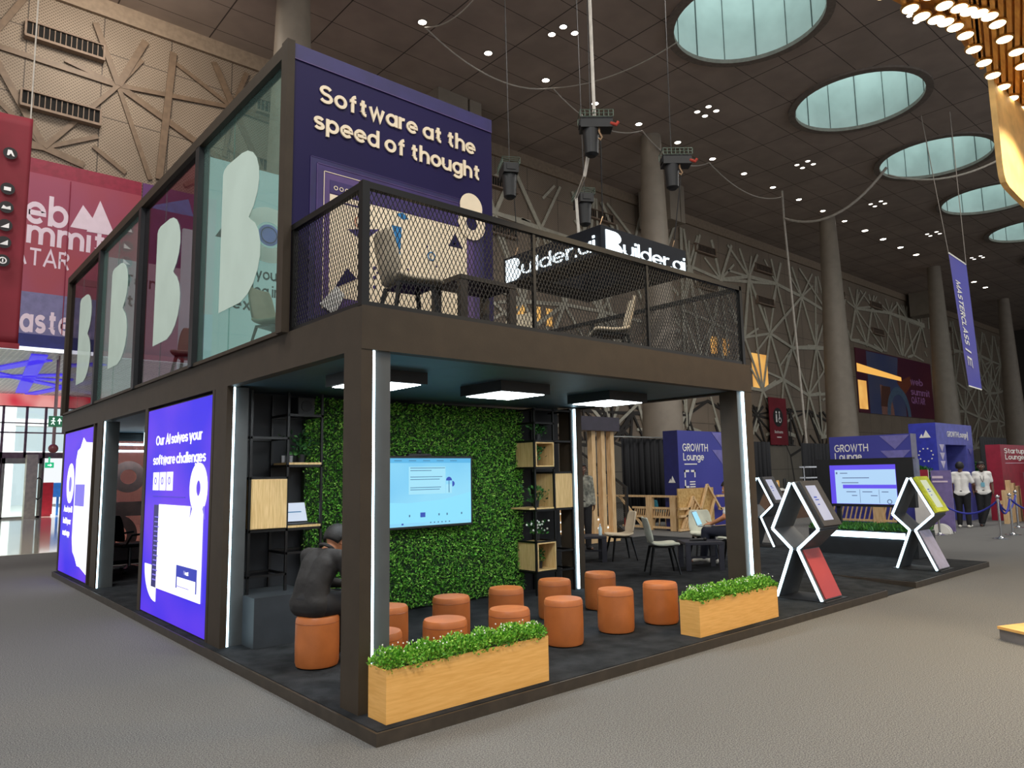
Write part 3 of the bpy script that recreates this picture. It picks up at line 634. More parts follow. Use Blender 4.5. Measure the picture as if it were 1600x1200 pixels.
text('Our AI solves your', O, U, Z, -5.33, 2.06, .115, 1.66, m_lbw, t, .012, .01); text('software challenges', O, U, Z, -5.42, 1.83, .115, 1.88, m_lbw, t, .012, .01)
for a in (-5.37, -5.1, -4.83): layer(t, 'tile', rect(a, 1.53, a+.22, 1.74), O, U, Z, .008, m_lbw); 
for a in (-5.31, -5.04, -4.77): MB().ring((a+.05, 1.64), .03, .045, (.081, 0, 0), U, Z, .004, 12).build('tile_mark', m_lbl, t)
layer(t, 'divider', rect(-5.35, 1.455, -4.15, 1.462), O, U, Z, .008, m_lbb)
layer(t, 'window_side', rect(-5.28, .42, -5.0, 1.36), O, U, Z, .008, m_lbd)
for k in range(14): layer(t, 'menu_line', rect(-5.22, .5+k*.055, -5.1+.03*(k % 3), .512+k*.055), O, U, Z, .014, m_lbl)
layer(t, 'window_page', rect(-5.08, .42, -3.55, 1.37), O, U, Z, .01, m_lbw)
layer(t, 'card_head', rect(-4.32, .62, -3.66, .74), O, U, Z, .016, m_lbb); text('Next', O, U, Z, -4.06, .66, .04, .16, m_lbw, t, 0, .022); layer(t, 'card_line', rect(-4.3, .42+.1, -3.9, .425+.1), O, U, Z, .016, m_lbl)
layer(t, 'card_line', rect(-4.32, .5, -4.3, .62), O, U, Z, .016, m_lbb); layer(t, 'card_line', rect(-3.68, .5, -3.66, .62), O, U, Z, .016, m_lbb)
MB().ring((-3.72, 1.56), .085, .26, O, U, Z, .02).build('ring_mark', m_lbw, t); layer(t, 'ring_tail', [(-3.93, 1.37), (-3.82, 1.43), (-3.95, 1.25)], O, U, Z, .012, m_lbl); layer(t, 'ring_tail', [(-3.51, 1.37), (-3.62, 1.43), (-3.49, 1.25)], O, U, Z, .012, m_lbl)
layer(t, 'quarter_disc', [(-5.58, .66), (-5.1, .66), (-5.1, .26)]+arc(-5.1, .66, .48, 262, 184, 8, .4), O, U, Z, .006, m_lbw)
t = lightbox(8.78, 11.1, 'narrow looking blue backlit poster at the far left corner of the booth')
layer(t, 'lit_print', rect(-11.09, .1, -8.79, 2.5), O, U, Z, 0, m_lbx)
pg = [(-10.0, .7), (-9.9, .5), (-9.7, .42), (-9.5, .3), (-9.3, .3), (-8.8, .22), (-8.8, 2.25), (-9.3, 2.28), (-9.5, 2.36), (-9.7, 2.2), (-9.9, 2.16), (-10.0, 2)]
layer(t, 'page', pg, O, U, Z, .006, m_lbw); layer(t, 'page_block', rect(-9.9, 1.25, -9.2, 1.6), O, U, Z, .014, m_lbl)
layer(t, 'oval_mark', circ(-10.4, 1.62, .3, 24, .34), O, U, Z, .006, m_lbw); layer(t, 'oval_core', circ(-10.36, 1.6, .1, 16, .13), O, U, Z, .014, m_lbl)
for k, s in enumerate(("And we'll", 'build your', 'next app')): text(s, O, U, Z, -10.85, 1.13-.2*k, .1, .72-.06*k, m_lbw, t, .01, .01)

# ---------------------------------------------------------------- square lamps under the deck
m_panel = glow('lamp diffuser', (240, 250, 255), 26)
for x, lb in ((.58, 'square ceiling lamp half hidden by the corner column'), (2.1, 'square ceiling lamp in the middle of the bay, above the screen'), (3.68, 'square ceiling lamp nearest the right-hand shelving')):
    t = thing('ceiling_lamp', lb, 'lamp', (x+.33, 1.58, ZB), 0, 'square lamps under the deck')
    MB().box((x, 1.25, ZB-.085), (x+.66, 1.91, ZB+.02)).build('housing', m_black, t)
    MB().box((x+.045, 1.295, ZB-.09), (x+.615, 1.865, ZB-.08)).build('diffuser', m_panel, t)

# ---------------------------------------------------------------- green wall
rng = np.random.default_rng(5)
t = thing('green_wall', 'wall covered in dense artificial boxwood behind the screen', 'plant wall', (2.7, 3.38, HP))
GX0, GX1, GZ0, GZ1 = 1.06, 4.2, .10, 2.525
MB().box((GX0, 3.34, GZ0), (GX1, 3.415, GZ1)).build('backing', mat('dark green backing', (16, 40, 14), .9), t)
n = 34000
P = np.stack([rng.uniform(GX0, GX1, n), 3.345-np.abs(rng.normal(0, .02, n)), rng.uniform(GZ0+.01, GZ1-.012, n)], 1)
leaves('foliage', P, np.tile([0, -1, .25], (n, 1)), .034, leafy('boxwood leaf', (40, 108, 24), (102, 182, 52), (176, 222, 104)), t, 2, .75)
# screen on the green wall
t = thing('wall_screen', 'large black framed screen with a pale blue page on the green wall', 'screen', (2.5, 3.2, 1.04))
MB().box((1.70, 3.2, 1.03), (3.25, 3.27, 1.885)).build('housing', m_black, t, bevel=.008); MB().box((2.2, 3.27, 1.2), (2.8, 3.36, 1.7)).build('bracket', m_black, t)
MB().box((2.3, 3.2, 1.885), (2.62, 3.26, 1.91)).ball((2.46, 3.22, 1.93), .035, 6).build('webcam', m_black, t, True)
m_scr = glow('pale blue screen page', (112, 196, 240), 1, (140, 216, 246), 1.2); m_scw = glow('pale screen card', (160, 224, 246), 1); m_sct = glow('screen grey text', (60, 116, 158), 1); m_scb = glow('screen deep blue', (30, 70, 176), 1)
O = (0, 3.2, 0)
layer(t, 'page', rect(1.73, 1.06, 3.22, 1.855), O, X, Z, 0, m_scr, .003); layer(t, 'tab_bar', rect(1.73, 1.80, 3.22, 1.855), O, X, Z, .003, glow('screen tab bar', (84, 178, 228), 1), .002)
layer(t, 'card', rect(2.3, 1.43, 2.83, 1.755), O, X, Z, .003, m_scw, .002)
layer(t, 'wave', [(1.73, 1.06+.3), (2.3, 1.33), (2.8, 1.36), (3.22, 1.44), (3.22, 1.1), (1.73, 1.1)], O, X, Z, .003, glow('screen wave', (136, 222, 250), 1), .001)
for z, a in ((1.735, .5), (1.705, .3), (1.63, .46), (1.6, .42), (1.505, .44), (1.48, .42)): layer(t, 'text_line', rect(2.32, z, 2.32+a, z+.008), O, X, Z, .006, m_sct, .002)
layer(t, 'drawing', arc(2.88, 1.585, .045, 0, 180, 8), O, X, Z, .006, m_scb, .002); layer(t, 'drawing', rect(2.875, 1.44, 2.885, 1.585), O, X, Z, .006, m_sct, .002); layer(t, 'drawing', arc(2.93, 1.545, .035, -90, 90, 6), O, X, Z, .006, m_scb, .002); layer(t, 'drawing', rect(2.835, 1.43, 2.925, 1.54), O, X, Z, .005, m_scw, .001)
layer(t, 'app_icon', rect(2.46, 1.16, 2.53, 1.215), O, X, Z, .006, m_scb, .002)
for a in (2.3, 2.72, 2.84, 3.06): layer(t, 'app_icon', rect(a, 1.17, a+.018, 1.195), O, X, Z, .006, m_sct, .002)
for k in range(6): layer(t, 'task_icon', rect(2.6+k*.055, 1.085, 2.615+k*.055, 1.1), O, X, Z, .006, m_sct, .002); layer(t, 'tab', rect(1.9+k*.2, 1.822, 2.0+k*.2, 1.83), O, X, Z, .006, m_sct, .002)
layer(t, 'task_icon', rect(2.2, 1.08, 2.225, 1.1), O, X, Z, .006, m_scb, .002)

# ---------------------------------------------------------------- shelving left of the green wall
t = thing('shelf_unit', 'black steel shelving with one oak door left of the green wall', 'shelving', (.7, 3.15, HP))
for x in (.335, .715, 1.085): MB().box((x-.012, 2.98, .54 if x < 1 else .6), (x+.012, 3.004, 2.52)).build('upright', m_steel, t); MB().box((x-.012, 3.38, HP), (x+.012, 3.404, 2.52)).build('upright', m_steel, t)
for z, a, b in ((2.05, .335, .715), (2.29, .715, 1.085), (1.77, .715, 1.085), (1.135, .335, 1.085), (.9, .715, 1.085), (.7, .335, .715), (1.65, .335, .715)):
    MB().box((a-.01, 2.98, z-.012), (b+.01, 3.004, z+.012)).box((a, 3.38, z-.012), (b, 3.404, z+.012)).box((a-.01, 3, z-.012), (a+.01, 3.4, z+.012)).box((b-.01, 3, z-.012), (b+.01, 3.4, z+.012)).build('cross_bar', m_steel, t)
MB().box((.345, 2.97, 1.155), (.705, 3.36, 1.64)).build('cabinet', m_oakv, t)
MB().box((.35, 2.955, 1.16), (.70, 2.97, 1.635)).build('cabinet_door', m_oakv, t)
for z in (1.782, 1.15): MB().box((.725, 2.975, z), (1.08, 3.36, z+.022)).build('shelf_board', m_oakv, t)
o = MB().box((.3, 2.72, HP), (.9, 3.36, .54)).build('storage_box', mat('dark grey laminate', (52, 56, 60), .5)); tag(o, 'dark grey low cabinet under the left shelving', 'cabinet')
# things on the left shelving
t = thing('laptop', 'small laptop with white page on the lower oak shelf', 'laptop', (.88, 3.1, 1.172))
MB().box((.74, 3.0, 1.172), (1.04, 3.2, 1.186)).build('keyboard_base', m_black, t); MB().bar((.89, 3.2, 1.19), (.89, 3.28, 1.39), .3, .012, up=(0, 1, 0)).build('lid', m_black, t)
MB().bar((.89, 3.191, 1.2), (.89, 3.268, 1.385), .285, .006, up=(0, 1, 0)).build('display', glow('laptop white page', (214, 226, 244), .9), t)
MB().box((.8, 3.18, 1.29), (.96, 3.2, 1.3)).build('page_line', m_sct, t)
t = thing('loudspeaker', 'black loudspeaker at the top of the left shelving', 'speaker', (.98, 3.25, 2.3)); MB().box((.88, 3.13, 2.305), (1.07, 3.36, 2.5)).build('cabinet', m_black, t, bevel=.01); MB().lathe([(.06, 0), (.06, .01)], (0, 0, 0), 16).build('cone', m_steel, t).matrix_basis = Matrix.Translation((.975, 3.13, 2.4)) @ Matrix.Rotation(R(90), 4, 'X')
m_cup = mat('steel tumbler', (150, 150, 152), .25, .9)
for i, (x, lb) in enumerate(((.69, 'steel tumbler left of the clear cup on the upper oak shelf'), (.76, 'small clear cup in front of the dark potted fern'))):
    tag(MB().lathe([(.03, 0), (.034, .07), (.03, .07), (.026, .01)], (x, 3.04, 1.805), 14).build('cup', m_cup, smooth=True), lb, 'cup')
m_leafd = leafy('house plant leaf', (14, 54, 22), (30, 92, 36), (70, 130, 50))
def potted(x, y, z, lab, h=.22, w=.12, seed=1, leafm=None, flower=False):
    t = thing('potted_plant', lab, 'plant', (x, y, z))
    pw = .045
    MB().lathe([(pw*.8, 0), (pw, .09), (pw*.9, .09), (pw*.85, .075), (.004, .075)], (x, y, z), 16).build('pot', m_black, t, True)
    r = np.random.default_rng(seed); n = 110; th = r.uniform(0, 6.28, n); rr = np.abs(r.normal(0, w*.5, n)); zz = r.uniform(.07, h, n)
    P = np.stack([x+rr*np.cos(th), y+rr*np.sin(th)*.8, z+zz], 1); Nn = np.stack([np.cos(th), np.sin(th), np.full(n, .7)], 1)
    s = MB()
    for k in range(7): s.tube([(x, y, z+.07), (x+.5*rr[k]*math.cos(th[k]), y+.4*rr[k]*math.sin(th[k]), z+zz[k]*.7), tuple(P[k])], .003, 5)
    s.build('stems', m_leafd, t)
    leaves('foliage', P, Nn, .055, leafm or m_leafd, t, seed, .5)
    if flower:
        f = MB()
        for k in range(26): f.ball(tuple(P[k]+np.array([.5*(P[k][0]-x), .5*(P[k][1]-y)-.02, .03])), .014, 4)
        f.build('flowers', m_white, t)
    return t
potted(.95, 3.2, 1.804, 'bushy dark green plant in black pot on the left upper shelf', .3, .16, 1)

# ---------------------------------------------------------------- shelving right of the green wall
t = thing('shelf_unit', 'tall black steel shelving with oak boxes right of the green wall', 'shelving', (4.4, 3.15, HP))
for x in (4.1, 4.45, 4.79): MB().box((x-.012, 2.95, HP), (x+.012, 2.974, 2.52)).build('upright', m_steel, t)
for x in (4.1, 4.45): MB().box((x-.012, 3.38, HP), (x+.012, 3.404, 2.52)).build('upright', m_steel, t)
for z, a, b in ((2.32, 4.1, 4.45), (2.08, 4.1, 4.79), (1.72, 4.1, 4.45), (1.17, 4.1, 4.79), (.76, 4.1, 4.45), (.37, 4.1, 4.79), (.62, 4.45, 4.79), (2.5, 4.1, 4.79), (1.66, 4.45, 4.79)):
    MB().box((a-.01, 2.95, z-.012), (b+.01, 2.974, z+.012)).box((a-.01, 2.97, z-.012), (a+.01, 3.4, z+.012)).box((b-.01, 2.97, z-.012), (b+.01, 3.4, z+.012)).build('cross_bar', m_steel, t)
def openbox(x0, x1, z0, z1, par):
    s = .016; MB().box((x0, 2.94, z0), (x0+s, 3.34, z1)).box((x1-s, 2.94, z0), (x1, 3.34, z1)).box((x0+s, 2.94, z0), (x1-s, 3.34, z0+s)).box((x0+s, 2.94, z1-s), (x1-s, 3.34, z1)).box((x0+s, 3.32, z0+s), (x1-s, 3.34, z1-s)).build('oak_box', m_oakv, par)
openbox(4.11, 4.44, 1.74, 2.065, t); openbox(4.11, 4.44, .392, .752, t)
MB().box((4.46, 2.96, 1.185), (4.785, 3.34, 1.65)).build('cabinet', m_oakv, t); MB().box((4.465, 2.945, 1.19), (4.78, 2.96, 1.645)).build('cabinet_door', m_oakv, t)
MB().box((4.0, 2.96, 1.185), (4.455, 3.34, 1.205)).build('shelf_board', m_oakv, t)
potted(4.3, 3.1, 2.095, 'dim potted plant on top of the upper open oak box', .2, .12, 3); potted(4.26, 3.12, 1.757, 'potted plant inside the upper open oak box', .24, .1, 4)
potted(4.24, 3.1, 1.206, 'bushy potted plant on the middle shelf left of the oak door', .27, .16, 6); potted(4.24, 3.1, .773, 'white flowering plant on top of the lower open oak box', .24, .13, 7, None, True)
potted(4.28, 3.1, .409, 'small plant inside the lower open oak box', .26, .07, 8)

# ---------------------------------------------------------------- leather stools
m_tan = mat('tan leather', (174, 100, 50), .42, var=.06, bump=.12, bscale=140)
def stool(x, y, lab):
    t = thing('pouf_stool', lab, 'stool', (0, 0, 0), 0, 'tan leather poufs under the deck')
    MB().lathe([(.15, .002), (.172, .012), (.18, .04), (.182, .18), (.18, .358)], (0, 0, 0), 40).build('body', m_tan, t, True)
    MB().lathe([(.18, .358), (.182, .360), (.18, .362)], (0, 0, 0), 40).build('seam', mat('tan seam', (120, 60, 26), .5), t, True)
    MB().lathe([(.18, .361), (.178, .391), (.167, .411), (.1, .419), (.01, .421)], (0, 0, 0), 40).build('cushion_top', m_tan, t, True)
    t.location = (x, y, HP); return t
ST = [((.47, 1.77), 'tan pouf under the seated man in the black shirt'), ((2.47, .84), 'front tan pouf standing alone right of the front planter'),
      ((3.22, .86), 'second tan pouf from the right in the front row'), ((3.86, .80), 'rightmost tan pouf beside the back planter'),
      ((1.79, .82), 'tan pouf behind the right end of the front planter'), ((1.13, .85), 'tan pouf behind the middle of the front planter, in the front row'),
      ((1.12, 1.71), 'tan pouf just right of the corner column, rear'), ((.50, .83), 'tan pouf mostly hidden by the corner column and planter'),
      ((3.26, 1.77), 'tan pouf in front of the right-hand shelving'), ((4.02, 1.79), 'tan pouf at the foot of the slim lit column'),
      ((1.82, 1.71), 'rear tan pouf below the wall screen'), ((2.52, 1.72), 'rear tan pouf right below the corner of the wall screen')]
s0 = stool(*ST[0][0], ST[0][1])
for (x, y), lb in ST[1:]: dup(s0, (x, y, HP), rnd.uniform(0, 6), lb)

# ---------------------------------------------------------------- planters
m_hedge = leafy('bright hedge leaf', (52, 112, 22), (104, 172, 44), (168, 214, 84))
def planter(x, y, lab, seed):
    t = thing('planter_box', lab, 'planter', (x, y, HP)); L, D, H = 1.43, .225, .33
    MB().box((x, y, HP), (x+L, y+.015, HP+H)).box((x, y+D-.015, HP), (x+L, y+D, HP+H)).box((x, y+.015, HP), (x+.015, y+D-.015, HP+H)).box((x+L-.015, y+.015, HP), (x+L, y+D-.015, HP+H)).box((x+.015, y+.015, HP), (x+L-.015, y+D-.015, HP+.02)).build('box', m_oak, t)
    MB().box((x+.015, y+.015, HP+.25), (x+L-.015, y+D-.015, HP+H-.03)).build('soil', mat('dark soil', (30, 26, 18), .9), t)
    r = np.random.default_rng(seed); n = 7000
    px = r.uniform(x+.0, x+L, n); v = r.uniform(-1, 1, n); py = y+D/2+v*(D/2+.012); top = HP+H+.085*np.sqrt(np.clip(1-.75*v*v, 0, 1))+.022*np.sin(px*23+seed)+.015*np.sin(px*51)
    pz = HP+H-.03+(top-HP-H+.03)*r.uniform(0, 1, n)**.5; endd = np.minimum(px-x, x+L-px); pz = np.where(endd < .04, HP+H-.03+(pz-HP-H+.03)*.7, pz)
    leaves('foliage', np.stack([px, py, pz], 1), np.stack([np.zeros(n), v*.8-.2, np.full(n, .8)], 1), .026, m_hedge, t, seed, .6)
    f = MB()
    for k in range(60): a = r.uniform(x+.02, x+L-.02); f.ball((a, y+D/2+r.uniform(-.1, .1), HP+H+r.uniform(.085, .115)), .006, 3)
    f.build('white_buds', m_white, t)
planter(.12, .085, 'long oak planter with bright green hedge at the near corner', 3)
planter(3.55, .105, 'long oak planter with bright green hedge at the far column', 4)
# ================================================================ UPPER FLOOR
FZ = ZT-.005
t = thing('purple_graphic_wall', 'tall purple printed wall reading software at the speed of thought', 'wall', (1.2, 1.66, ZT))
ZR = 5.45
m_vio = mat('deep indigo print', (27, 20, 66), .5, c2=(31, 23, 72), scale=.6, spec=.2); m_vi2 = mat('indigo print edge', (40, 33, 92), .5); m_vi3 = mat('violet print', (54, 38, 96), .5); m_vi4 = mat('lilac violet print', (84, 62, 116), .5); m_blu = mat('blue print', (36, 120, 176), .5)
MB().box((.09, 1.625, FZ), (2.33, 1.72, ZR)).build('board', m_vio, t)
MB().box((.02, 1.60, FZ), (.09, 1.72, ZR+.01)).build('corner_post', m_frame, t)
O = (0, 1.623, 0)
layer(t, 'top_band', rect(.09, 5.31, 2.33, 5.45), O, X, Z, 0, m_vi2); layer(t, 'band_line', rect(.09, 5.305, 2.33, 5.313), O, X, Z, .003, m_vi4)
text('Software at the', O, X, Z, .33, 4.985, .165, 1.77, m_cream, t, .022, .012); text('speed of thought', O, X, Z, .28, 4.72, .165, 1.88, m_cream, t, .022, .012)
def outline(x0, z0, x1, z1, w, name, off, m): 
    layer(t, name, rect(x0, z1-w, x1, z1), O, X, Z, off, m, .003); layer(t, name, rect(x0, z0, x0+w, z1), O, X, Z, off, m, .003)
layer(t, 'nested_frame', rect(.26, 3.0, 2.2, 4.46), O, X, Z, 0, mat('indigo print lighter', (32, 25, 80), .5), .003); outline(.26, 3.0, 2.2, 4.46, .006, 'frame_line', .003, m_vi3)
layer(t, 'nested_frame', rect(.32, 3.04, 2.14, 4.41), O, X, Z, .004, m_vi3, .003); outline(.32, 3.04, 2.14, 4.41, .006, 'frame_line', .008, m_vi4)
layer(t, 'nested_frame', rect(.385, 3.1, 2.06, 4.35), O, X, Z, .008, m_vi4, .003); outline(.385, 3.1, 2.06, 4.35, .006, 'frame_line', .012, m_cream)
layer(t, 'window_bar', rect(.445, 4.16, 1.97, 4.28), O, X, Z, .012, m_vi3, .003); layer(t, 'window_page', rect(.445, 3.22, 1.97, 4.15), O, X, Z, .012, m_cream, .003)
for a in (.5, .555, .61): MB().ring((a, 4.215), .014, .02, (0, 1.605, 0), X, Z, .002, 16).build('window_button', m_cream, t)
layer(t, 'page_line', rect(.48, 4.085, .8, 4.1), O, X, Z, .016, m_vi3, .002)
layer(t, 'shape', [(.62, 3.86), (.95, 3.93), (.78, 3.78)], O, X, Z, .016, m_vi3, .002); layer(t, 'shape', [(1.08, 4.0), (1.19, 4.0), (1.17, 3.72)], O, X, Z, .016, m_blu, .002)
layer(t, 'shape', [(1.74, 3.93), (1.82, 4.08), (1.92, 3.93)], O, X, Z, .016, m_vio, .002)
layer(t, 'shape', [(1.13, 4.12), (1.2, 4.15), (1.27, 4.1), (1.2, 4.08)], O, X, Z, .016, m_blu, .002)
MB().ring((1.53, 3.78), .035, .045, (0, 1.604, 0), X, Z, .002, 20).build('round_icon', m_blu, t); MB().ring((.75, 3.95), .05, .06, (0, 1.604, 0), X, Z, .002, 20).build('round_icon', mat('salmon print', (214, 150, 120), .5), t)
for k in range(12): a, b = .6+.11*k, 3.42+.09*((k*5) % 7); layer(t, 'page_mark', circ(a, b, .012, 8), O, X, Z, .016, m_vi3, .002)
for k in range(3): layer(t, 'page_dot', circ(.9, 3.55-.09*k, .018, 12), O, X, Z, .016, m_vi3, .002)
MB().ring((2.03, 4.22), .07, .175, (0, 1.6, 0), X, Z, .004).build('ring_mark', m_cream, t); layer(t, 'ring_mark', circ(2.03, 4.4, .145, 28), O, X, Z, .016, m_cream, .004)
layer(t, 'ring_core', circ(2.03, 4.22, .075, 20), O, X, Z, .022, m_vio, .002)
layer(t, 'cone_mark', [(.5, 3.3), (.62, 3.5), (.72, 3.42)], O, X, Z, .016, m_vio, .003); layer(t, 'cone_mark', [(.36, 3.14), (.52, 3.32), (.6, 3.25), (.5, 3.05)], O, X, Z, .018, m_white, .003)
# glazed side wall with half letter decals
t = thing('glass_side_wall', 'dark framed glass side wall of the upper room with four frosted letter shapes', 'glass wall', (.08, 6.5, ZT))
PY = [1.72, 4.0, 6.37, 8.78, 11.34]
f = MB().box((.03, 1.72, 5.33), (.15, 11.4, ZR)).box((.05, 1.72, FZ), (.13, 11.4, FZ+.035))
f.build('top_rail', m_frame, t)
for i, y in enumerate(PY[1:]): MB().box((.03, y-.06, FZ), (.15, y+.06, 5.34)).build('mullion', m_black if i < 3 else m_frame, t)
m_film = glassy('tinted glass, pale film', (224, 240, 237), film=.07, filmc=(176, 214, 206)); m_tint = glassy('plain tinted glass', (206, 200, 206))
for i in range(4): MB().box((.085, PY[i]+.06, FZ+.035), (.093, PY[i+1]-.06, 5.33)).build('pane', m_film if i % 2 == 0 else m_tint, t)
for i in range(4): MB().box((.084, (PY[i]+PY[i+1])/2+.15, FZ+.035), (.0945, (PY[i]+PY[i+1])/2+.158, 5.33)).build('pane_joint', m_film, t)
m_dec = glassy('frosted letter film', (232, 240, 236), film=.82, filmc=(206, 224, 214))
def half_b(x0, x1, z0, z1):
    w = x1-x0; h = z1-z0; p = [(0, 0), (.55, 0)]+arc(.5, .27, .5, -80, 62, 8, .27)+arc(.46, .74, .47, -58, 86, 8, .255)+[(.12, 1), (.03, .985), (0, .96)]
    return [(x0+w*a, z0+h*b) for a, b in p]
for y0 in (3.29, 5.65, 8.05, 10.4): layer(t, 'letter_decal', half_b(-y0, -y0+1.05, 3.32, 4.85), (.083, 0, 0), U, Z, .001, m_dec, .003)
t = thing('glass_end_wall', 'dark framed glass at the far end of the upper room', 'glass wall', (1.2, 11.36, ZT))
MB().box((.15, 11.3, 5.33), (2.33, 11.4, ZR)).box((2.27, 11.3, FZ), (2.33, 11.4, 5.33)).box((1.2, 11.32, FZ), (1.26, 11.38, 5.33)).build('frame', m_frame, t)
MB().box((.15, 11.345, FZ), (2.27, 11.353, 5.33)).build('pane', m_tint, t)
# printed partitions in the upper room
m_part = glow('pale aqua partition with added glow', (190, 214, 212), .72, (204, 222, 220), 1)  # brightness of the upper room is added as a glow of the partitions
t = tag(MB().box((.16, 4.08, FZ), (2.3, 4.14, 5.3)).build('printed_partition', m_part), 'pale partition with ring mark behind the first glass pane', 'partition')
O = (0, 4.079, 0)
MB().ring((.9, 4.52), .16, .34, (0, 4.07, 0), X, Z, .002).build('ring_mark', m_white, t); layer(t, 'ring_core', circ(.9, 4.52, .13, 24), O, X, Z, .002, mat('lavender print', (124, 124, 204), .5)); MB().ring((.9, 4.52), .09, .1, (0, 4.068, 0), X, Z, .002).build('ring_line', m_vi3, t)
layer(t, 'ring_tail', [(.28, 4.38), (.42, 4.38), (.42, 4.62)], O, X, Z, .002, m_ink)
for s, z, a, w in (('Turn your', 3.97, .38, .69), ('idea into', 3.77, .62, .6), ('next', 3.58, .38, .42)): text(s, O, X, Z, a, z, .135, w, m_ink, t, .016)
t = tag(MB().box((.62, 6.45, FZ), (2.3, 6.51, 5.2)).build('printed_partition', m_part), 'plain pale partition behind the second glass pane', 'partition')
t = tag(MB().box((.16, 8.86, FZ), (2.3, 8.92, 5.28)).build('printed_partition', glow('rose white partition with added glow', (196, 176, 186), .55)), 'pale partition with dark words behind the third glass pane', 'partition')  # glow added to this partition too, in place of room light
for s, z in (('Turn', 4.84), ('it', 4.5)): text(s, (0, 8.859, 0), X, Z, .42, z, .2, .5 if s == 'Turn' else .16, m_ink, t, .016)

# ---------------------------------------------------------------- mesh railing
def expanded(b, org, u, L, z0, z1, cw=.04, ch=.078, th=.0055):
    """expanded metal: two families of slanted strands clipped to the panel"""
    org = Vector(org); u = Vector(u); H = z1-z0; k = cw/ch; nn = u.cross(Z)
    for s in (1, -1):
        i = -int(H*k/cw)-1
        while i*cw < L+H*k:
            a = i*cw; za, zb = 0, H                    # x(z) = a + s*k*z  (s=-1 starts from a)
            pts = []
            x_at = lambda z: a+s*k*z
            lo, hi = 0, H
            if s > 0:
                lo = max(lo, (0-a)/k); hi = min(hi, (L-a)/k)
            else:
                lo = max(lo, (a-L)/k); hi = min(hi, a/k)
            if hi-lo > .01:
                b.bar(org+u*x_at(lo)+Z*(z0+lo), org+u*x_at(hi)+Z*(z0+hi), th, .003, up=nn)
            i += 1
def railing(name, lab, p, q, posts):
    p = Vector(p); q = Vector(q); u = (q-p).normalized(); L = (q-p).length
    t = thing('mesh_railing', lab, 'railing', tuple((p+q)/2), 0, 'black expanded metal railings of the terrace')
    z0, z1 = FZ, 3.78
    MB().bar(p+Z*(z1-.025-p.z), q+Z*(z1-.025-q.z), .05, .05).build('top_rail', m_steel, t); MB().bar(p+Z*(z0+.02-p.z), q+Z*(z0+.02-q.z), .035, .04).build('bottom_rail', m_steel, t)
    for d, w in posts: c = p+u*d; MB().box((c.x-w/2, c.y-w/2, z0), (c.x+w/2, c.y+w/2, z1)).build('post', m_steel, t)
    b = MB(); expanded(b, (p.x, p.y, 0), u, L, z0+.04, z1-.05); b.build('mesh_infill', m_steel, t)
railing('f', 'long front mesh railing of the terrace', (.11, .40, FZ), (5.05, .40, FZ), ((0, .06), (1.66, .03), (3.22, .03), (4.93, .05)))
railing('l', 'short mesh railing between the corner post and the purple wall', (.115, .44, FZ), (.115, 1.6, FZ), ((1.14, .04),))
railing('r', 'mesh railing along the right side of the terrace', (5.05, .43, FZ), (5.05, 7.5, FZ), ((2.3, .035), (4.7, .035), (7.05, .035)))

# ---------------------------------------------------------------- shell chairs
def sheet(prof, m, name, parent, n=9, thick=.03, wrap=.05):
    """upholstered shell strip: profile of (x, z, half width), edges curled by wrap"""
    mb = MB()
    for x, z, w in prof:
        for k in range(n+1):
            s = -1+2*k/n; mb.v.append((x+wrap*abs(s)**3*(.8 if z > .5 else .1), w*s, z+wrap*abs(s)**3*(.1 if z > .5 else .6)))
    for i in range(len(prof)-1):
        for k in range(n): a = i*(n+1)+k; mb.f.append((a, a+1, a+n+2, a+n+1))
    o = mb.build(name, m, parent, True); s = o.modifiers.new('thick', 'SOLIDIFY'); s.thickness = thick; s.offset = 0
    b = o.modifiers.new('sub', 'SUBSURF'); b.levels = 1; b.render_levels = 2
    return o
m_bei = mat('beige upholstery', (196, 182, 158), .8, var=.06, bump=.1, bscale=200); m_grn = mat('pale sage upholstery', (190, 192, 176), .8, var=.06, bump=.1, bscale=200)
def chair(lab, m, loc, rz, grp='upholstered shell chairs'):
    t = thing('shell_chair', lab, 'chair', (0, 0, 0), 0, grp)
    sheet([(-.175, .46, .2), (-.2, .53, .215), (-.225, .62, .215), (-.25, .74, .205), (-.275, .84, .18), (-.28, .86, .15)], m, 'backrest', t)
    sheet([(-.185, .485, .205), (-.14, .445, .215), (0, .435, .225), (.14, .45, .225), (.22, .455, .21), (.25, .435, .19)], m, 'seat', t, thick=.045, wrap=.02)
    MB().box((-.15, -.16, .395), (.17, .16, .415)).build('seat_frame', m_steel, t)
    for sx, sy in ((1, 1), (1, -1), (-1, 1), (-1, -1)):
        MB().bar((.15*sx, .14*sy, .41), (.235*sx, .215*sy, 0), .034, .034, w2=.018).build('leg', m_steel, t)
    t.location = loc; t.rotation_euler = (0, 0, rz); return t
c0 = chair('beige shell chair on the terrace, seen through the mesh near the corner post', m_bei, (.93, 1.08, FZ), R(-8))
dup(c0, (4.05, 1.5, FZ), R(140), 'beige shell chair on the right half of the terrace with its back to the mesh')
dup(c0, (3.5, 2.7, FZ), R(200), 'pale shell chair low behind the mesh under the left half of the hanging sign')
dup(c0, (.72, 3.35, FZ), R(-60), 'beige shell chair behind the first glass pane of the upper room')
dup(c0, (.62, 5.9, FZ), R(-120), 'beige shell chair behind the second glass pane of the upper room')
dup(c0, (7.78, 4.7, HP), R(150), 'beige shell chair by the low table near the wooden stair')
g0 = chair('sage shell chair facing right beside the low black table on the ground floor', m_grn, (6.87, 3.09, HP), R(-40))
dup(g0, (8.46, 2.80, HP), R(112), 'sage shell chair under the person with the laptop'); dup(g0, (8.75, 3.6, HP), R(230), 'sage shell chair half hidden behind the low table and the laptop user')
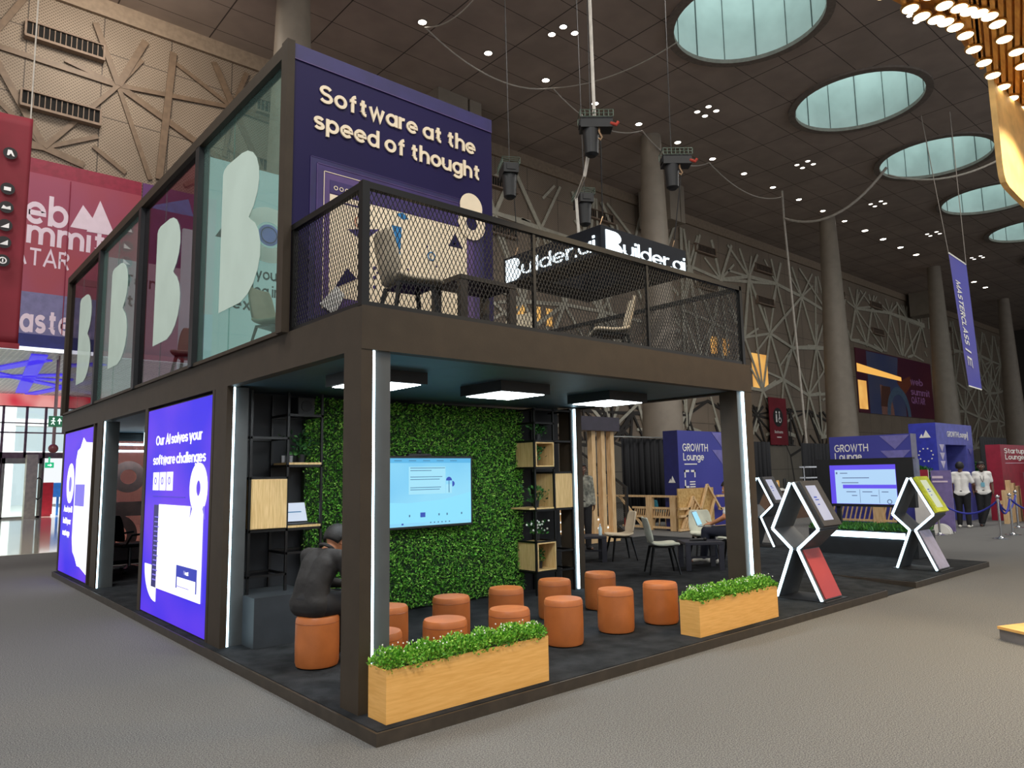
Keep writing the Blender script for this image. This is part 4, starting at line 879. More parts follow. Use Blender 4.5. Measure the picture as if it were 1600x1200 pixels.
def low_table(lab, loc, rz, h, L=.62, D=.5, m=None):
    t = thing('low_table', lab, 'table', (0, 0, 0), 0)
    MB().box((-L/2, -D/2, h-.045), (L/2, D/2, h)).build('tabletop', m or m_black, t, bevel=.004)
    for sx in (-1, 1):
        for sy in (-1, 1): MB().box((sx*(L/2-.045)-.04, sy*(D/2-.03)-.025, 0), (sx*(L/2-.045)+.04, sy*(D/2-.03)+.025, h-.045)).build('leg', m or m_black, t)
    MB().box((-L/2+.05, -.02, .16), (L/2-.05, .02, .19)).build('stretcher', m or m_black, t)
    t.location = loc; t.rotation_euler = (0, 0, rz); return t
low_table('low black slatted table on the terrace beside the beige chair', (1.66, 1.1, FZ), 0, .56, .66, .46, mat('dark stained timber', (38, 32, 28), .6, c2=(52, 44, 38), scale=6, stretch=(1, 8, 8)))
m_blu2 = mat('blue black laminate', (38, 38, 48), .5)
low_table('low black table between the sage chair and the laptop user', (7.74, 2.98, HP), R(-40), .44, .62, .55, m_blu2); low_table('low black table in front of the chair near the wooden stair', (7.3, 5.05, HP), R(-40), .45, .6, .55, m_blu2)
t = thing('microphone', 'black handheld microphone lying on the low table', 'microphone', (7.7, 3.0, .56)); MB().tube([(7.6, 3.08, .545), (7.76, 2.93, .545)], [.016, .024], 8).build('handle', m_black, t); MB().ball((7.78, 2.91, .55), .03, 6).build('head', m_steel, t, True)
t = thing('bottle', 'clear water bottle standing on the table near the stair', 'bottle', (7.42, 4.86, .535)); MB().lathe([(.03, 0), (.033, .12), (.012, .17), (.012, .185)], (7.42, 4.86, .536), 14).build('body', mat('pale clear plastic', (190, 214, 222), .15), t, True); MB().lathe([(.014, .185), (.014, .205)], (7.42, 4.86, .536), 10).build('cap', m_white, t)
# ---------------------------------------------------------------- office chair in the meeting room
t = thing('office_chair', 'black mesh office chair with chrome star base in the meeting room', 'chair', (0, 0, 0))
sheet([(-.2, .52, .2), (-.24, .68, .22), (-.25, .8, .22), (-.3, .98, .19)], mat('black mesh cloth', (20, 20, 22), .8), 'backrest', t, thick=.02)
MB().box((-.22, -.23, .43), (.24, .23, .5)).build('seat', m_black, t, bevel=.03)
for s in (-1, 1): MB().tube([(-.18, s*.25, .46), (-.1, s*.29, .64), (.18, s*.29, .66)], .018, 8).build('armrest', m_black, t)
MB().tube([(0, 0, .12), (0, 0, .44)], .028, 10).build('gas_lift', m_chrome, t)
for k in range(5):
    a = 2*math.pi*k/5+.3; l = MB().bar((0, 0, .12), (.3*math.cos(a), .3*math.sin(a), .075), .045, .03).build('base_arm', m_chrome, t)
    MB().ball((.3*math.cos(a), .3*math.sin(a), .035), .034, 6).build('castor', m_black, l, True)
t.location = (.95, 9.9, HP); t.rotation_euler = (0, 0, R(10))

# ================================================================ HANGING SIGN AND HOISTS
SX0, SX1, SY0, SY1, SZ0, SZ1 = 7.86, 10.62, 5.0, 7.92, 5.85, 6.44
t = thing('hanging_sign', 'square black hanging sign ring with glowing white company letters', 'sign', (9.2, 6.4, SZ0))
wd = .75
MB().box((SX0, SY0, SZ0), (SX1, SY0+wd, SZ1)).box((SX0, SY1-wd, SZ0), (SX1, SY1, SZ1)).box((SX0, SY0+wd, SZ0), (SX0+wd, SY1-wd, SZ1)).box((SX1-wd, SY0+wd, SZ0), (SX1, SY1-wd, SZ1)).build('ring_body', mat('black sign cladding', (18, 21, 28), .6, spec=.2), t)
m_sgl = glow('white letter face', (230, 246, 255), 1.9)
bsh = [(0, 0), (.6, 0)]+arc(.55, .27, .45, -75, 62, 6, .27)+arc(.5, .75, .44, -58, 80, 6, .25)+[(0, 1)]
O = (0, SY0-.01, 0); layer(t, 'letter', [(SX0+.12+.48*a, 5.865+.5*b) for a, b in bsh], O, X, Z, 0, m_sgl, .018)
text('uilder.ai', O, X, Z, SX0+.64, 5.93, .31, 2.04, m_sgl, t, -.004, .018)
O = (SX0-.01, 0, 0); layer(t, 'letter', [(-SY1+.1+.48*a, 5.875+.5*b) for a, b in bsh], O, U, Z, 0, m_sgl, .018)
text('uilder.ai', O, U, Z, -SY1+.62, 5.94, .31, 2.15, m_sgl, t, -.004, .018)
m_hook = mat('brass grey hook', (170, 140, 110), .35, .8); m_grid = mat('green grey basket wire', (96, 112, 100), .5, .3); m_redh = mat('red handle', (180, 62, 46), .5)
def hoist(x, y, z, sz, rz, lab, target):
    t = thing('chain_hoist', lab, 'hoist', (x, y, z), rz, 'chain hoists above the hanging sign')
    q = Matrix.Translation((x, y, z)) @ Matrix.Rotation(rz, 4, 'Z')
    def put(mb, name, m, par=t, sm=False):
        mb.v = [tuple(q @ Vector(v)) for v in mb.v]; return mb.build(name, m, par, sm)
    b = MB()
    for k in range(8): b.tube([(-.33+k*.094, -.2, .1), (-.33+k*.094, -.2, .24), (-.33+k*.094, .2, .24), (-.33+k*.094, .2, .1)], .008, 5)
    for s in (-1, 1):
        for zz in (.1, .17, .24): b.tube([(-.33, s*.2, zz), (.33, s*.2, zz)], .008, 5)
    put(b, 'wire_basket', m_grid)
    put(MB().box((-.32, -.17, -.1), (.32, .17, .12)).box((-.34, -.1, -.04), (.34, .1, .08)), 'motor_body', m_black)
    put(MB().tube([(.28, -.15, -.02), (.38, -.2, -.08), (.42, -.2, -.02)], .035, 8), 'grip', m_redh)
    put(MB().lathe([(.17, 0), (.15, -.3), (.14, -.5), (.08, -.55)], (-.1, 0, -.1), 14), 'chain_bag', m_black, t, True)
    put(MB().tube([(.05, -.1, -.1), (.05, -.12, -.2), (.1, -.12, -.3), (.06, -.12, -.36), (.03, -.12, -.32)], .022, 8), 'hook', m_hook)
    MB().tube([tuple(q @ Vector((.07, -.12, -.34))), target], .012, 6).build('load_chain', m_steel, t)
    MB().tube([target, (target[0]-.12, target[1], SZ1), target, (target[0]+.12, target[1]+.1, SZ1)], .014, 6).build('bridle', m_hook, t)
    MB().tube([tuple(q @ Vector((-.1, 0, .2))), (x-.1, y, CZ-.01)], .01, 5).build('support_chain', m_steel, t)
    return t
hoist(7.98, 5.15, 8.56, 1, R(-40), 'chain hoist with wire basket above the near corner of the hanging sign', (8.15, 5.2, 6.72))
hoist(10.7, 5.2, 8.58, 1, R(-40), 'chain hoist above the right end of the hanging sign', (10.5, 5.2, 6.7))
hoist(7.95, 7.8, 8.45, 1, R(60), 'chain hoist seen against the wall right of the purple booth wall', (8.1, 7.7, 6.7))
hoist(10.3, 7.7, 8.3, 1, R(60), 'chain hoist above the far corner, behind the near hoist', (10.4, 7.7, 6.7))
tag(MB().tube([(7.85, 5.15, CZ-.02), (7.95, 5.15, 8.7), (8.1, 5.6, 7.7), (9.2, 6.9, 7.9), (9.4, 7, 6.4)], .035, 6).build('power_cable', mat('white cable sheath', (206, 200, 190), .5)), 'white power cable dropping through the near hoist to the sign', 'cable')

# ================================================================ LIT KIOSKS
def kiosk(x0, lab, m_screenframe, m_screen, m_leg, depth=.47, y0=0, mark=None):
    t = thing('lit_kiosk', lab, 'kiosk', (x0+depth/2, .45+y0, HP), 0, 'hourglass kiosks outlined in light')
    yl = [(.735, .012), (.505, .60), (.745, .835), (.475, 1.40)]; yr = [(.165, .012), (.425, .60), (.15, .845), (.435, 1.40)]
    body = MB(); led = MB()
    def plate(p, q):
        d = Vector((0, q[0]-p[0], q[1]-p[1])).normalized(); n = Vector((0, -d.z, d.y))*.022
        P0 = Vector((0, p[0]+y0, p[1]+HP)); P1 = Vector((0, q[0]+y0, q[1]+HP)); e = X*depth; o = X*x0
        body.hexa([o+P0-n, o+P0+n, o+P0+n+e, o+P0-n+e, o+P1-n, o+P1+n, o+P1+n+e, o+P1-n+e])
        n2 = n*.7; o2 = X*(x0-.012); e2 = X*.0115
        led.hexa([o2+P0-n2, o2+P0+n2, o2+P0+n2+e2, o2+P0-n2+e2, o2+P1-n2, o2+P1+n2, o2+P1+n2+e2, o2+P1-n2+e2])
    for path in (yl, yr):
        for p, q in zip(path[:-1], path[1:]): plate(p, q)
    body.box((x0, .425+y0, .585+HP), (x0+depth, .505+y0, .615+HP)); body.box((x0, .43+y0, 1.385+HP), (x0+depth, .48+y0, 1.405+HP))
    body.build('body', mat('kiosk grey paint', (70, 74, 78), .5), t); led.build('light_outline', m_led, t)
    MB().box((x0-.03, .1+y0, HP), (x0+depth+.06, .8+y0, HP+.012)).build('base_plate', m_black, t)
    def slope(p, q, a, b, x_0, x_1, off, th, name, m):     # panel lying on the outer (-Y) side of a plate
        p = Vector((0, p[0]+y0, p[1]+HP)); q = Vector((0, q[0]+y0, q[1]+HP)); d = (q-p); n = Vector((0, -d.z, d.y)).normalized()
        if n.y > 0: n = -n
        A = p+d*a+n*off; B = p+d*b+n*off; T = n*th
        return MB().hexa([A+X*x_0, A+X*x_1, A+X*x_1+T, A+X*x_0+T, B+X*x_0, B+X*x_1, B+X*x_1+T, B+X*x_0+T]).build(name, m, t)
    slope(yr[2], yr[3], .02, .98, x0+.03, x0+depth+.02, .022, .05, 'screen_housing', m_screenframe)
    slope(yr[2], yr[3], .13, .87, x0+.10, x0+.34, .072, .004, 'display', m_screen)
    for k, (a, b) in enumerate(((.55, .57), (.6, .63), (.45, .47))): slope(yr[2], yr[3], a, b, x0+.15, x0+.24-.02*k, .0762, .002, 'page_block', m_scb)
    slope(yr[0], yr[1], .02, .96, x0+.04, x0+depth-.02, .022, .012, 'leg_panel', m_leg)
    return t
m_kf = mat('kiosk dark screen frame', (62, 60, 60), .45); m_kd = glow('kiosk white page', (206, 206, 224), .85, (196, 198, 220), 3)
kiosk(6.086, 'nearest hourglass kiosk with red lower panel at the platform edge', m_kf, m_kd, mat('brick red panel', (176, 58, 56), .4, c2=(160, 48, 52), scale=2))
kiosk(9.72, 'middle hourglass kiosk with yellow screen frame and lilac lower panel', mat('lime yellow frame', (206, 214, 58), .45), glow('kiosk cream page', (226, 232, 200), .8), mat('lilac grey panel', (168, 164, 190), .45))
kiosk(11.38, 'far hourglass kiosk half hidden behind the right column', m_kf, m_kd, m_black, .47, 3.58)
# ---------------------------------------------------------------- screen on a planted bench
t = thing('planted_bench', 'dark bench with turf top and a bar of light along its front', 'bench', (11.6, 1.85, HP))
MB().box((11.2, .95, HP), (12.0, 2.9, .52)).build('bench_body', mat('dark bench laminate', (34, 38, 42), .5), t); MB().box((11.18, 1.15, .40), (11.2, 2.75, .50)).build('light_bar', m_led, t)
r = np.random.default_rng(8); n = 5000
leaves('turf', np.stack([r.uniform(11.2, 12, n), r.uniform(.95, 2.9, n), np.full(n, .52)], 1), np.tile([0, 0, 1.], (n, 1)), .11, leafy('turf blade', (24, 70, 24), (52, 118, 40), (96, 160, 66)), t, 9, .4, narrow=.18)
t = thing('display_stand', 'wide black framed display with purple page on the planted bench', 'display', (11.6, 2, .9))
MB().box((11.6, 1.08, .93), (11.72, 2.86, 1.83)).build('housing', m_black, t); MB().box((11.62, 1.02, 1.4), (11.74, 1.08, 1.8)).build('end_cap', mat('grey blue cap', (120, 126, 150), .5), t)
for y in (1.4, 2.5): MB().box((11.64, y-.04, .52), (11.70, y+.04, .94)).build('post', m_black, t)
O = (11.6, 0, 0); m_dv = glow('violet page', (88, 64, 226), 1, (96, 76, 236), 1); m_dp = glow('pale blue page', (176, 212, 246), 1); m_dg = glow('page grey', (90, 110, 150), .9)
layer(t, 'page', rect(-2.6, .98, -1.38, 1.71), O, U, Z, 0, m_dv, .004); layer(t, 'page_sheet', rect(-2.5, .985, -1.385, 1.62), O, U, Z, .004, m_dp, .003)
layer(t, 'page_bar', rect(-2.36, 1.27, -1.385, 1.34), O, U, Z, .007, m_dv, .002); layer(t, 'page_icon', rect(-2.48, 1.54, -2.45, 1.58), O, U, Z, .007, m_dg, .002)
for a, z, w in ((-2.4, 1.55, .14), (-2.36, 1.46, .5), (-2.38, 1.37, .32), (-2.3, 1.2, .18), (-2.0, 1.2, .18), (-1.65, 1.2, .12), (-2.2, 1.13, .1), (-1.85, 1.13, .12)): layer(t, 'page_line', rect(a, z, a+w, z+.015), O, U, Z, .007, m_dg, .002)
for a in (-2.05, -1.7): layer(t, 'page_rule', rect(a, 1.0, a+.006, 1.25), O, U, Z, .007, m_dg, .002)
MB().ring((-1.52, 1.03), .03, .045, (11.59, 0, 0), U, Z, .002, 16).build('page_gauge', m_dg, t)
# ================================================================ WOODEN STAIR BEHIND THE BOOTH
t = thing('wooden_stair', 'lit pale wooden stair climbing to the terrace behind the booth', 'stair', (10.4, 8.6, 0))
for k in range(11):
    MB().box((9.3, 7.7+k*.28, .0 if k == 0 else k*.18-.02), (11.3, 7.7+k*.28+.3, (k+1)*.18)).build('step', m_pine, t)
    MB().box((9.35, 7.685+k*.28, k*.18+.12), (11.25, 7.70+k*.28, k*.18+.155)).build('step_light', glow('step light', (255, 250, 240), 2.2), t)
MB().bar((11.36, 7.6, .1), (11.36, 10.9, 2.2), .06, .16).bar((9.24, 7.6, .1), (9.24, 10.9, 2.2), .06, .16).build('stringer', m_steel, t)
b = MB().bar((11.36, 7.55, 1.28), (11.36, 10.9, 3.3), .05).box((11.33, 7.52, 0), (11.39, 7.58, 1.3)).bar((11.36, 10.9, 2), (11.36, 10.9, 3.3), .05); b.build('handrail', m_steel, t)
b = MB()
for k in range(60):
    y = 7.6+k*.055; z = .15+(y-7.6)*.62
    b.bar((11.36, y, z), (11.36, y+.02, z+1.1), .006, .004, up=(1, 0, 0)); 
for k in range(22): b.bar((11.36, 7.6, .2+k*.05), (11.36, 10.9, 2.25+k*.05), .006, .004, up=(1, 0, 0))
b.build('mesh_infill', m_steel, t)
t = thing('timber_portal', 'three upright pine posts under a dark header box before the stair', 'portal', (10.1, 7.5, HP))
for x in (9.86, 10.18, 10.5): MB().box((x-.06, 7.2, HP), (x+.06, 7.34, 2.6)).build('post', m_pine, t)
MB().box((9.3, 7.1, 2.6), (10.66, 7.5, 2.92)).build('header', mat('dark violet grey board', (54, 50, 62), .6), t); MB().box((9.6, 7.15, HP), (10.62, 7.4, .24)).build('sill', m_pine, t)
t = thing('fire_extinguisher', 'red fire extinguisher standing at the foot of the stair', 'extinguisher', (12.6, 8.6, 0)); MB().lathe([(.07, 0), (.08, .05), (.08, .42), (.03, .52), (.03, .56)], (12.6, 8.6, 0), 14).build('cylinder', mat('extinguisher red', (176, 20, 24), .3), t, True); MB().box((12.52, 8.58, .56), (12.68, 8.62, .6)).build('lever', m_black, t)

# ================================================================ LOUNGE FENCES AND PANELS
m_osb = mat('oriented strand board', (176, 138, 80), .7, c2=(206, 172, 112), scale=14, detail=6, bump=.2)
t = thing('mountain_fence', 'pine fence with mountain peaks and strand board in front of the blue panel', 'fence', (15.3, 8.1, 0))
def xb(name, par, m, *segs, y=8.1, w=.06, d=.06):
    for x0, z0, x1, z1 in segs: MB().bar((x0, y, z0), (x1, y, z1), d, w, up=(0, 1, 0)).build(name, m, par)
MB().box((14.26, 8.16, .02), (15.95, 8.2, 1.17)).build('strand_board', m_osb, t)
xb('rail', t, m_pine, (14.15, .05, 17.0, .05), (16.0, .92, 17, .92), (16.1, .55, 17, .55), (14.2, .42, 14.7, .42), (14.2, .62, 14.7, .62))
xb('peak_batten', t, m_pine, (14.84, .94, 14.3, .08), (14.84, .94, 15.3, .45), (15.56, 1.26, 14.95, .08), (15.56, 1.26, 16.2, .52), (15.9, .85, 15.5, .1))
for k in range(6): xb('slat', t, m_pine, (14.86+k*.09, .84-k*.1, 14.42+k*.1, .08), w=.035, d=.03, y=8.08)
t = thing('rail_fence', 'low pine slat fence running back from the mountain fence to the stair', 'fence', (14.4, 9.4, 0))
def yb(name, par, m, *segs, x=14.4, w=.06, d=.06):
    for y0, z0, y1, z1 in segs: MB().bar((x, y0, z0), (x, y1, z1), d, w, up=(1, 0, 0)).build(name, m, par)
for y in (9.26, 8.42): MB().box((14.33, y-.1, 0), (14.47, y+.1, .98)).build('post', m_pine, t)
yb('rail', t, m_pine, (13, .95, 8.3, .95), (9.9, .62, 8.3, .62), (9.9, .37, 8.3, .37), (10.3, .08, 8.3, .08)); yb('batten', t, m_pine, (10.4, .94, 9.55, .1))
for k in range(20): yb('slat', t, m_pine, (9.85-k*.08, .37, 9.79-k*.08, .62), w=.03, d=.03)
for k in range(9): yb('slat', t, m_pine, (12.6-k*.25, .9, 12.9-k*.25, .05), w=.04, d=.03)
t = thing('slat_fence', 'pine slat fence behind the planted bench and the display', 'fence', (18.6, 5.2, 0))
for y in (6.4, 4.62): MB().box((18.5, y-.14, 0), (18.64, y+.14, 1.0)).build('post', m_pine, t)
for z in (.96, .62, .2): MB().box((18.55, 3.9, z-.03), (18.6, 6.5, z+.03)).build('rail', m_pine, t)
for k in range(18): y = 6.35-k*.13; MB().bar((18.57, y, .2), (18.57, y-.12, .62), .03, .035, up=(1, 0, 0)).build('slat', m_pine, t)
m_drape = mat('black drape', (14, 15, 20), .9, var=.2, scale=3, stretch=(6, 6, .2))
def drape(x0, x1, y, z, lab):
    mb = MB(); n = int((x1-x0)*10)
    for i in range(n):
        f = lambda k: (x0+(x1-x0)*k/n, y+.06*math.sin(k*1.9))
        a, b = f(i), f(i+1); mb.quad((a[0], a[1], 0), (b[0], b[1], 0), (b[0], b[1], z), (a[0], a[1], z))
    o = mb.build('black_drape', m_drape, None, True); s = o.modifiers.new('thick', 'SOLIDIFY'); s.thickness = .02
    tag(o, lab, 'curtain')
drape(15.3, 18.4, 11, 2.73, 'black drape left of the nearer growth lounge panel'); drape(21.5, 24.2, 11, 2.74, 'black drape behind the far hourglass kiosk'); drape(26.8, 30, 11, 2.74, 'black drape left of the growth lounge panel behind the display'); drape(33, 36.5, 6.2, 2.9, 'black drape behind the two standing men')
tag(MB().tube([(14.6, 10.8, 0), (14.6, 10.8, 2.75), (18, 11, 2.77)], .03, 8).build('drape_pole', m_chrome), 'slim pole holding the black drape near the stair', 'pole')

m_lgb = mat('lounge blue print', (58, 62, 148), .5, c2=(66, 68, 156), scale=.5); m_lgd = mat('lounge navy print', (30, 34, 96), .5); m_tri = mat('lounge lilac triangle', (112, 108, 172), .5)
t = thing('lounge_signboard', 'blue growth lounge panel above the strand board fence', 'panel', (16, 8.5, 0))
MB().box((14.53, 8.3, 0), (17.9, 8.8, 2.8)).build('board', m_lgb, t); O = (0, 8.298, 0)
layer(t, 'side_print', rect(-8.8, 0, -8.3, 2.8), (14.528, 0, 0), U, Z, 0, m_lgd); layer(t, 'mountain_mark', [(-8.66, 1.33), (-8.56, 1.33), (-8.59, 1.44)], (14.52, 0, 0), U, Z, 0, m_white); layer(t, 'mountain_mark', [(-8.58, 1.33), (-8.42, 1.33), (-8.52, 1.52)], (14.52, 0, 0), U, Z, .002, m_white)
text('GROWTH', O, X, Z, 14.74, 2.21, .22, 1.24, m_white, t, .012); text('Lounge', O, X, Z, 14.76, 1.95, .21, 1.0, m_white, t, .012); layer(t, 'caption_line', rect(14.8, 1.83, 15.4, 1.86), O, X, Z, 0, m_white)
for q in (rect(14.78, 1.62, 15.0, 1.68), rect(14.78, 1.47, 14.83, 1.68), rect(15.1, 1.62, 15.3, 1.68), rect(15.25, 1.47, 15.3, 1.68), rect(14.78, 1.18, 14.83, 1.4), rect(14.78, 1.18, 14.98, 1.23)): layer(t, 'bracket_mark', q, O, X, Z, 0, m_white)
for k in range(3): layer(t, 'caption_line', rect(15.02, 1.19+k*.07, 15.28, 1.22+k*.07), O, X, Z, 0, m_white)
layer(t, 'triangle', [(16.2, 2.78), (17.4, 2.78), (16.8, 2.28)], O, X, Z, 0, m_tri); layer(t, 'triangle', [(16.2, 2.26), (17.4, 2.26), (16.8, 1.76)], O, X, Z, 0, m_tri)
t = thing('lounge_signboard', 'blue growth lounge panel rising behind the black framed display', 'panel', (19.6, 5.2, 0))
MB().box((19.5, 4.0, 0), (19.9, 6.33, 2.6)).build('board', m_lgb, t); O = (19.498, 0, 0); layer(t, 'side_print', rect(19.5, 0, 19.9, 2.6), (0, 3.998, 0), X, Z, 0, mat('grey mauve print', (118, 116, 136), .5))
text('GROWTH', O, U, Z, -6.18, 2.14, .22, 1.0, m_white, t, .012); text('Lounge', O, U, Z, -6.18, 1.89, .22, .8, m_white, t, .012)
layer(t, 'triangle', [(-4.84, 2.57), (-4.02, 2.57), (-4.43, 2.17)], O, U, Z, 0, m_tri); layer(t, 'triangle', [(-4.84, 2.14), (-4.02, 2.14), (-4.43, 1.72)], O, U, Z, 0, m_tri)
t = thing('lounge_gate', 'tall blue growth lounge gate with star circle and doorway', 'gate', (21.5, 4, 0))
m_gb = mat('gate blue print', (50, 58, 168), .5); m_gl = mat('gate slate blue print', (86, 90, 172), .5)
MB().box((20.64, 3.72, 0), (21.3, 4.45, 2.93)).build('left_pier', m_gb, t); MB().box((23.1, 3.72, 0), (23.7, 4.45, 2.93)).build('right_pier', m_gl, t); MB().box((21.3, 3.72, 2.3), (23.1, 4.45, 2.93)).build('header', m_gl, t); MB().box((21.3, 4.6, 0), (23.4, 4.7, 2.9)).build('back_panel', mat('deep blue print', (30, 32, 124), .5), t)
O = (20.635, 0, 0); layer(t, 'mountain_mark', [(-4.17, 2.5), (-4.06, 2.5), (-4.1, 2.62)], O, U, Z, 0, m_white); layer(t, 'mountain_mark', [(-4.08, 2.5), (-3.86, 2.5), (-3.98, 2.72)], O, U, Z, .003, m_white)
for k in range(10): a = 2*math.pi*k/10; layer(t, 'star', circ(-4.03+.19*math.cos(a), 2.0+.19*math.sin(a), .025, 5), O, U, Z, 0, m_white)
O = (0, 3.715, 0); layer(t, 'front_print', rect(20.64, 0, 21.3, 2.93), O, X, Z, 0, m_gl, .003); O = (0, 3.71, 0)
text('GROWTH Lounge', O, X, Z, 21.5, 2.53, .17, 1.68, m_white, t, .004); layer(t, 'bracket_mark', rect(23.22, 2.45, 23.26, 2.72), O, X, Z, 0, m_white)
for z in (2.3, 2.06, 1.82): layer(t, 'triangle', [(20.78, z), (21.18, z), (20.98, z-.22)], O, X, Z, 0, mat('pale lilac print', (196, 188, 214), .5)); 
layer(t, 'triangle', [(23.2, 2.2), (23.6, 2.2), (23.4, 2.0)], O, X, Z, 0, m_tri); layer(t, 'orange_slip', [(21.31, 0), (21.6, 0), (21.6, 2.3), (21.31, 2.3)], (0, 4.59, 0), X, Z, 0, mat('terracotta print', (176, 96, 70), .5)); layer(t, 'pale_slip', [(21.6, 0), (22.9, 0), (21.6, 2)], (0, 4.59, 0), X, Z, 0, m_gl)
t = thing('startup_signboard', 'crimson startup lounge panel at the right edge', 'panel', (25, 2.95, 0)); m_sp = mat('crimson panel print', (146, 30, 52), .5)
MB().box((23.4, 2.9, 0), (27, 3.3, 2.3)).build('board', m_sp, t); O = (0, 2.898, 0); text('Startup', O, X, Z, 23.74, 2.03, .16, 2.1, m_white, t, .014); text('Lounge', O, X, Z, 23.8, 1.84, .16, 1.95, m_white, t, .014); layer(t, 'rule', rect(23.75, 1.72, 26, 1.735), O, X, Z, 0, m_lilac)
t = thing('crimson_totem', 'narrow crimson totem sign in front of the startup lounge panel', 'sign', (23, 2.3, 0)); MB().box((22.7, 2.2, 0), (23.9, 2.3, 1.45)).build('board', mat('dark crimson print', (116, 20, 40), .5), t); layer(t, 'mountain_mark', [(23.1, 1.0), (23.5, 1.0), (23.33, 1.14)], (0, 2.19, 0), X, Z, 0, m_lilac); layer(t, 'caption_line', rect(23.1, .92, 23.45, .95), (0, 2.19, 0), X, Z, 0, m_lilac)
t = thing('lilac_totem', 'slim lilac totem sign on pale rounded feet beside the growth lounge gate', 'sign', (17.9, 2.75, 0)); MB().box((17.85, 2.52, .05), (17.9, 2.98, 1.56)).build('board', mat('mauve print', (122, 108, 160), .5), t)
for x in (17.65, 17.8, 17.95): MB().prism(arc(0, 0, .24, 0, 180, 12), (x, 2.8, 0), U, Z, .03).build('foot', m_white, t)
layer(t, 'caption_line', rect(-2.95, 1.36, -2.7, 1.42), (17.849, 0, 0), U, Z, 0, m_lilac); layer(t, 'caption_line', rect(-2.95, 1.26, -2.6, 1.3), (17.849, 0, 0), U, Z, 0, m_lilac)
t = thing('red_card_sign', 'small red and white sign behind the yellow kiosk screen', 'sign', (18.6, 3.4, 0)); MB().box((18.6, 3.3, .0), (18.64, 3.7, 1.58)).build('board', m_white, t); MB().box((18.59, 3.3, 1.36), (18.6, 3.7, 1.58)).build('red_head', m_sp, t)
# pine posts of the startup fence and greenery
t = thing('pine_fence', 'rough pine post fence in front of the startup lounge', 'fence', (24, 2, 0))
for k in range(9): MB().box((22.0+k*.42, 2.5, 0), (22.16+k*.42, 2.6, .95+.28*((k*3) % 4)/3)).build('post', m_pine, t)
MB().box((22.0, 2.6, .55), (25.6, 2.66, .65)).build('rail', m_pine, t)
for x, y, z, lb, s in ((26.1, 2.2, 1.6, 'leafy shrub in front of the startup lounge panel', 1), (24.6, 4.4, 1.5, 'dark leafy shrub behind the two standing men', 2), (19.2, 3.65, 1.4, 'small shrub above the fence by the display', 3)):
    r = np.random.default_rng(s); n = 1400 if s < 3 else 500; d = r.normal(0, 1, (n, 3)); d /= np.linalg.norm(d, axis=1)[:, None]; rad = .5 if s < 3 else .25
    tt = thing('shrub', lb, 'plant', (x, y, 0)); P = d*rad*r.uniform(.5, 1, n)[:, None]+np.array([x, y, z])
    leaves('foliage', P, d, .1, m_leafd, tt, s, .6); MB().lathe([(.2, 0), (.26, .4), (.02, .4)], (x, y, 0), 14).build('pot', m_black, tt); MB().tube([(x, y, .4), (x, y, z)], .03, 6).build('stem', m_leafd, tt)
t = thing('blue_shell_chair', 'turquoise shell chair behind the mountain fence', 'chair', (0, 0, 0)); m_teal = mat('turquoise plastic', (58, 140, 160), .5)
sheet([(-.2, .48, .2), (-.24, .62, .22), (-.27, .82, .2)], m_teal, 'backrest', t); sheet([(-.2, .47, .2), (0, .44, .22), (.22, .45, .2)], m_teal, 'seat', t)
for sx, sy in ((1, 1), (1, -1), (-1, 1), (-1, -1)): MB().bar((.12*sx, .12*sy, .43), (.2*sx, .2*sy, 0), .03).build('leg', m_pine, t)
t.location = (15.4, 9.6, 0); t.rotation_euler = (0, 0, R(-30))
# coffee counter far behind
t = thing('coffee_counter', 'pale counter far behind the nearest hourglass kiosk', 'counter', (19, 8.2, 0)); MB().box((18.4, 8.4, 0), (22, 9, .95)).build('body', mat('brown counter front', (110, 84, 66), .6), t); MB().box((18.35, 8.35, .95), (22.05, 9.05, 1.0)).build('counter_top', m_white, t)
for k in range(9): tag(MB().lathe([(.05, 0), (.06, .16+.05*(k % 3)), (.04, .24+.05*(k % 3))], (18.6+k*.28, 8.6+.1*(k % 2), 1.0), 10).build('jug', (m_white, m_oak, m_black)[k % 3], smooth=True), ('white', 'wooden', 'black')[k % 3]+' jug on the far coffee counter', 'jug', 'jugs on the far coffee counter')
t = thing('wire_trolley', 'tall wire trolley beside the far counter', 'trolley', (24.5, 9.5, 0))
for x in (24, 25.2): MB().tube([(x, 9.5, 0), (x, 9.5, 1.75)], .03, 6).build('post', m_chrome, t)
for z in (.4, .85, 1.3, 1.7): MB().box((24, 9.3, z), (25.2, 9.7, z+.05)).build('shelf', m_chrome, t)
# ---------------------------------------------------------------- stanchions and ropes
def stanchion(x, y, lab):
    t = thing('stanchion', lab, 'stanchion', (0, 0, 0), 0, 'chrome rope stanchions')
    MB().lathe([(.17, 0), (.17, .012), (.06, .03), (.03, .06)], (0, 0, 0), 24).build('base', m_chrome, t, True); MB().lathe([(.025, .05), (.025, .9)], (0, 0, 0), 14).build('post', m_chrome, t, True); MB().ball((0, 0, .95), .045, 8).lathe([(.04, .86), (.04, .89)], (0, 0, 0), 14).build('finial', m_chrome, t, True)
    t.location = (x, y, 0); return t
s1 = stanchion(16.97, 1.31, 'chrome stanchion standing nearest, right of the two men'); dup(s1, (18.2, 1.4, 0), 0, 'chrome stanchion second from the right edge'); dup(s1, (17.2, 2.66, 0), 0, 'chrome stanchion in front of the lilac totem')
dup(s1, (20.6, 1.9, 0), 0, 'chrome stanchion behind the nearest one, by the pine fence')
m_rope = mat('blue velvet rope', (44, 50, 150), .8)
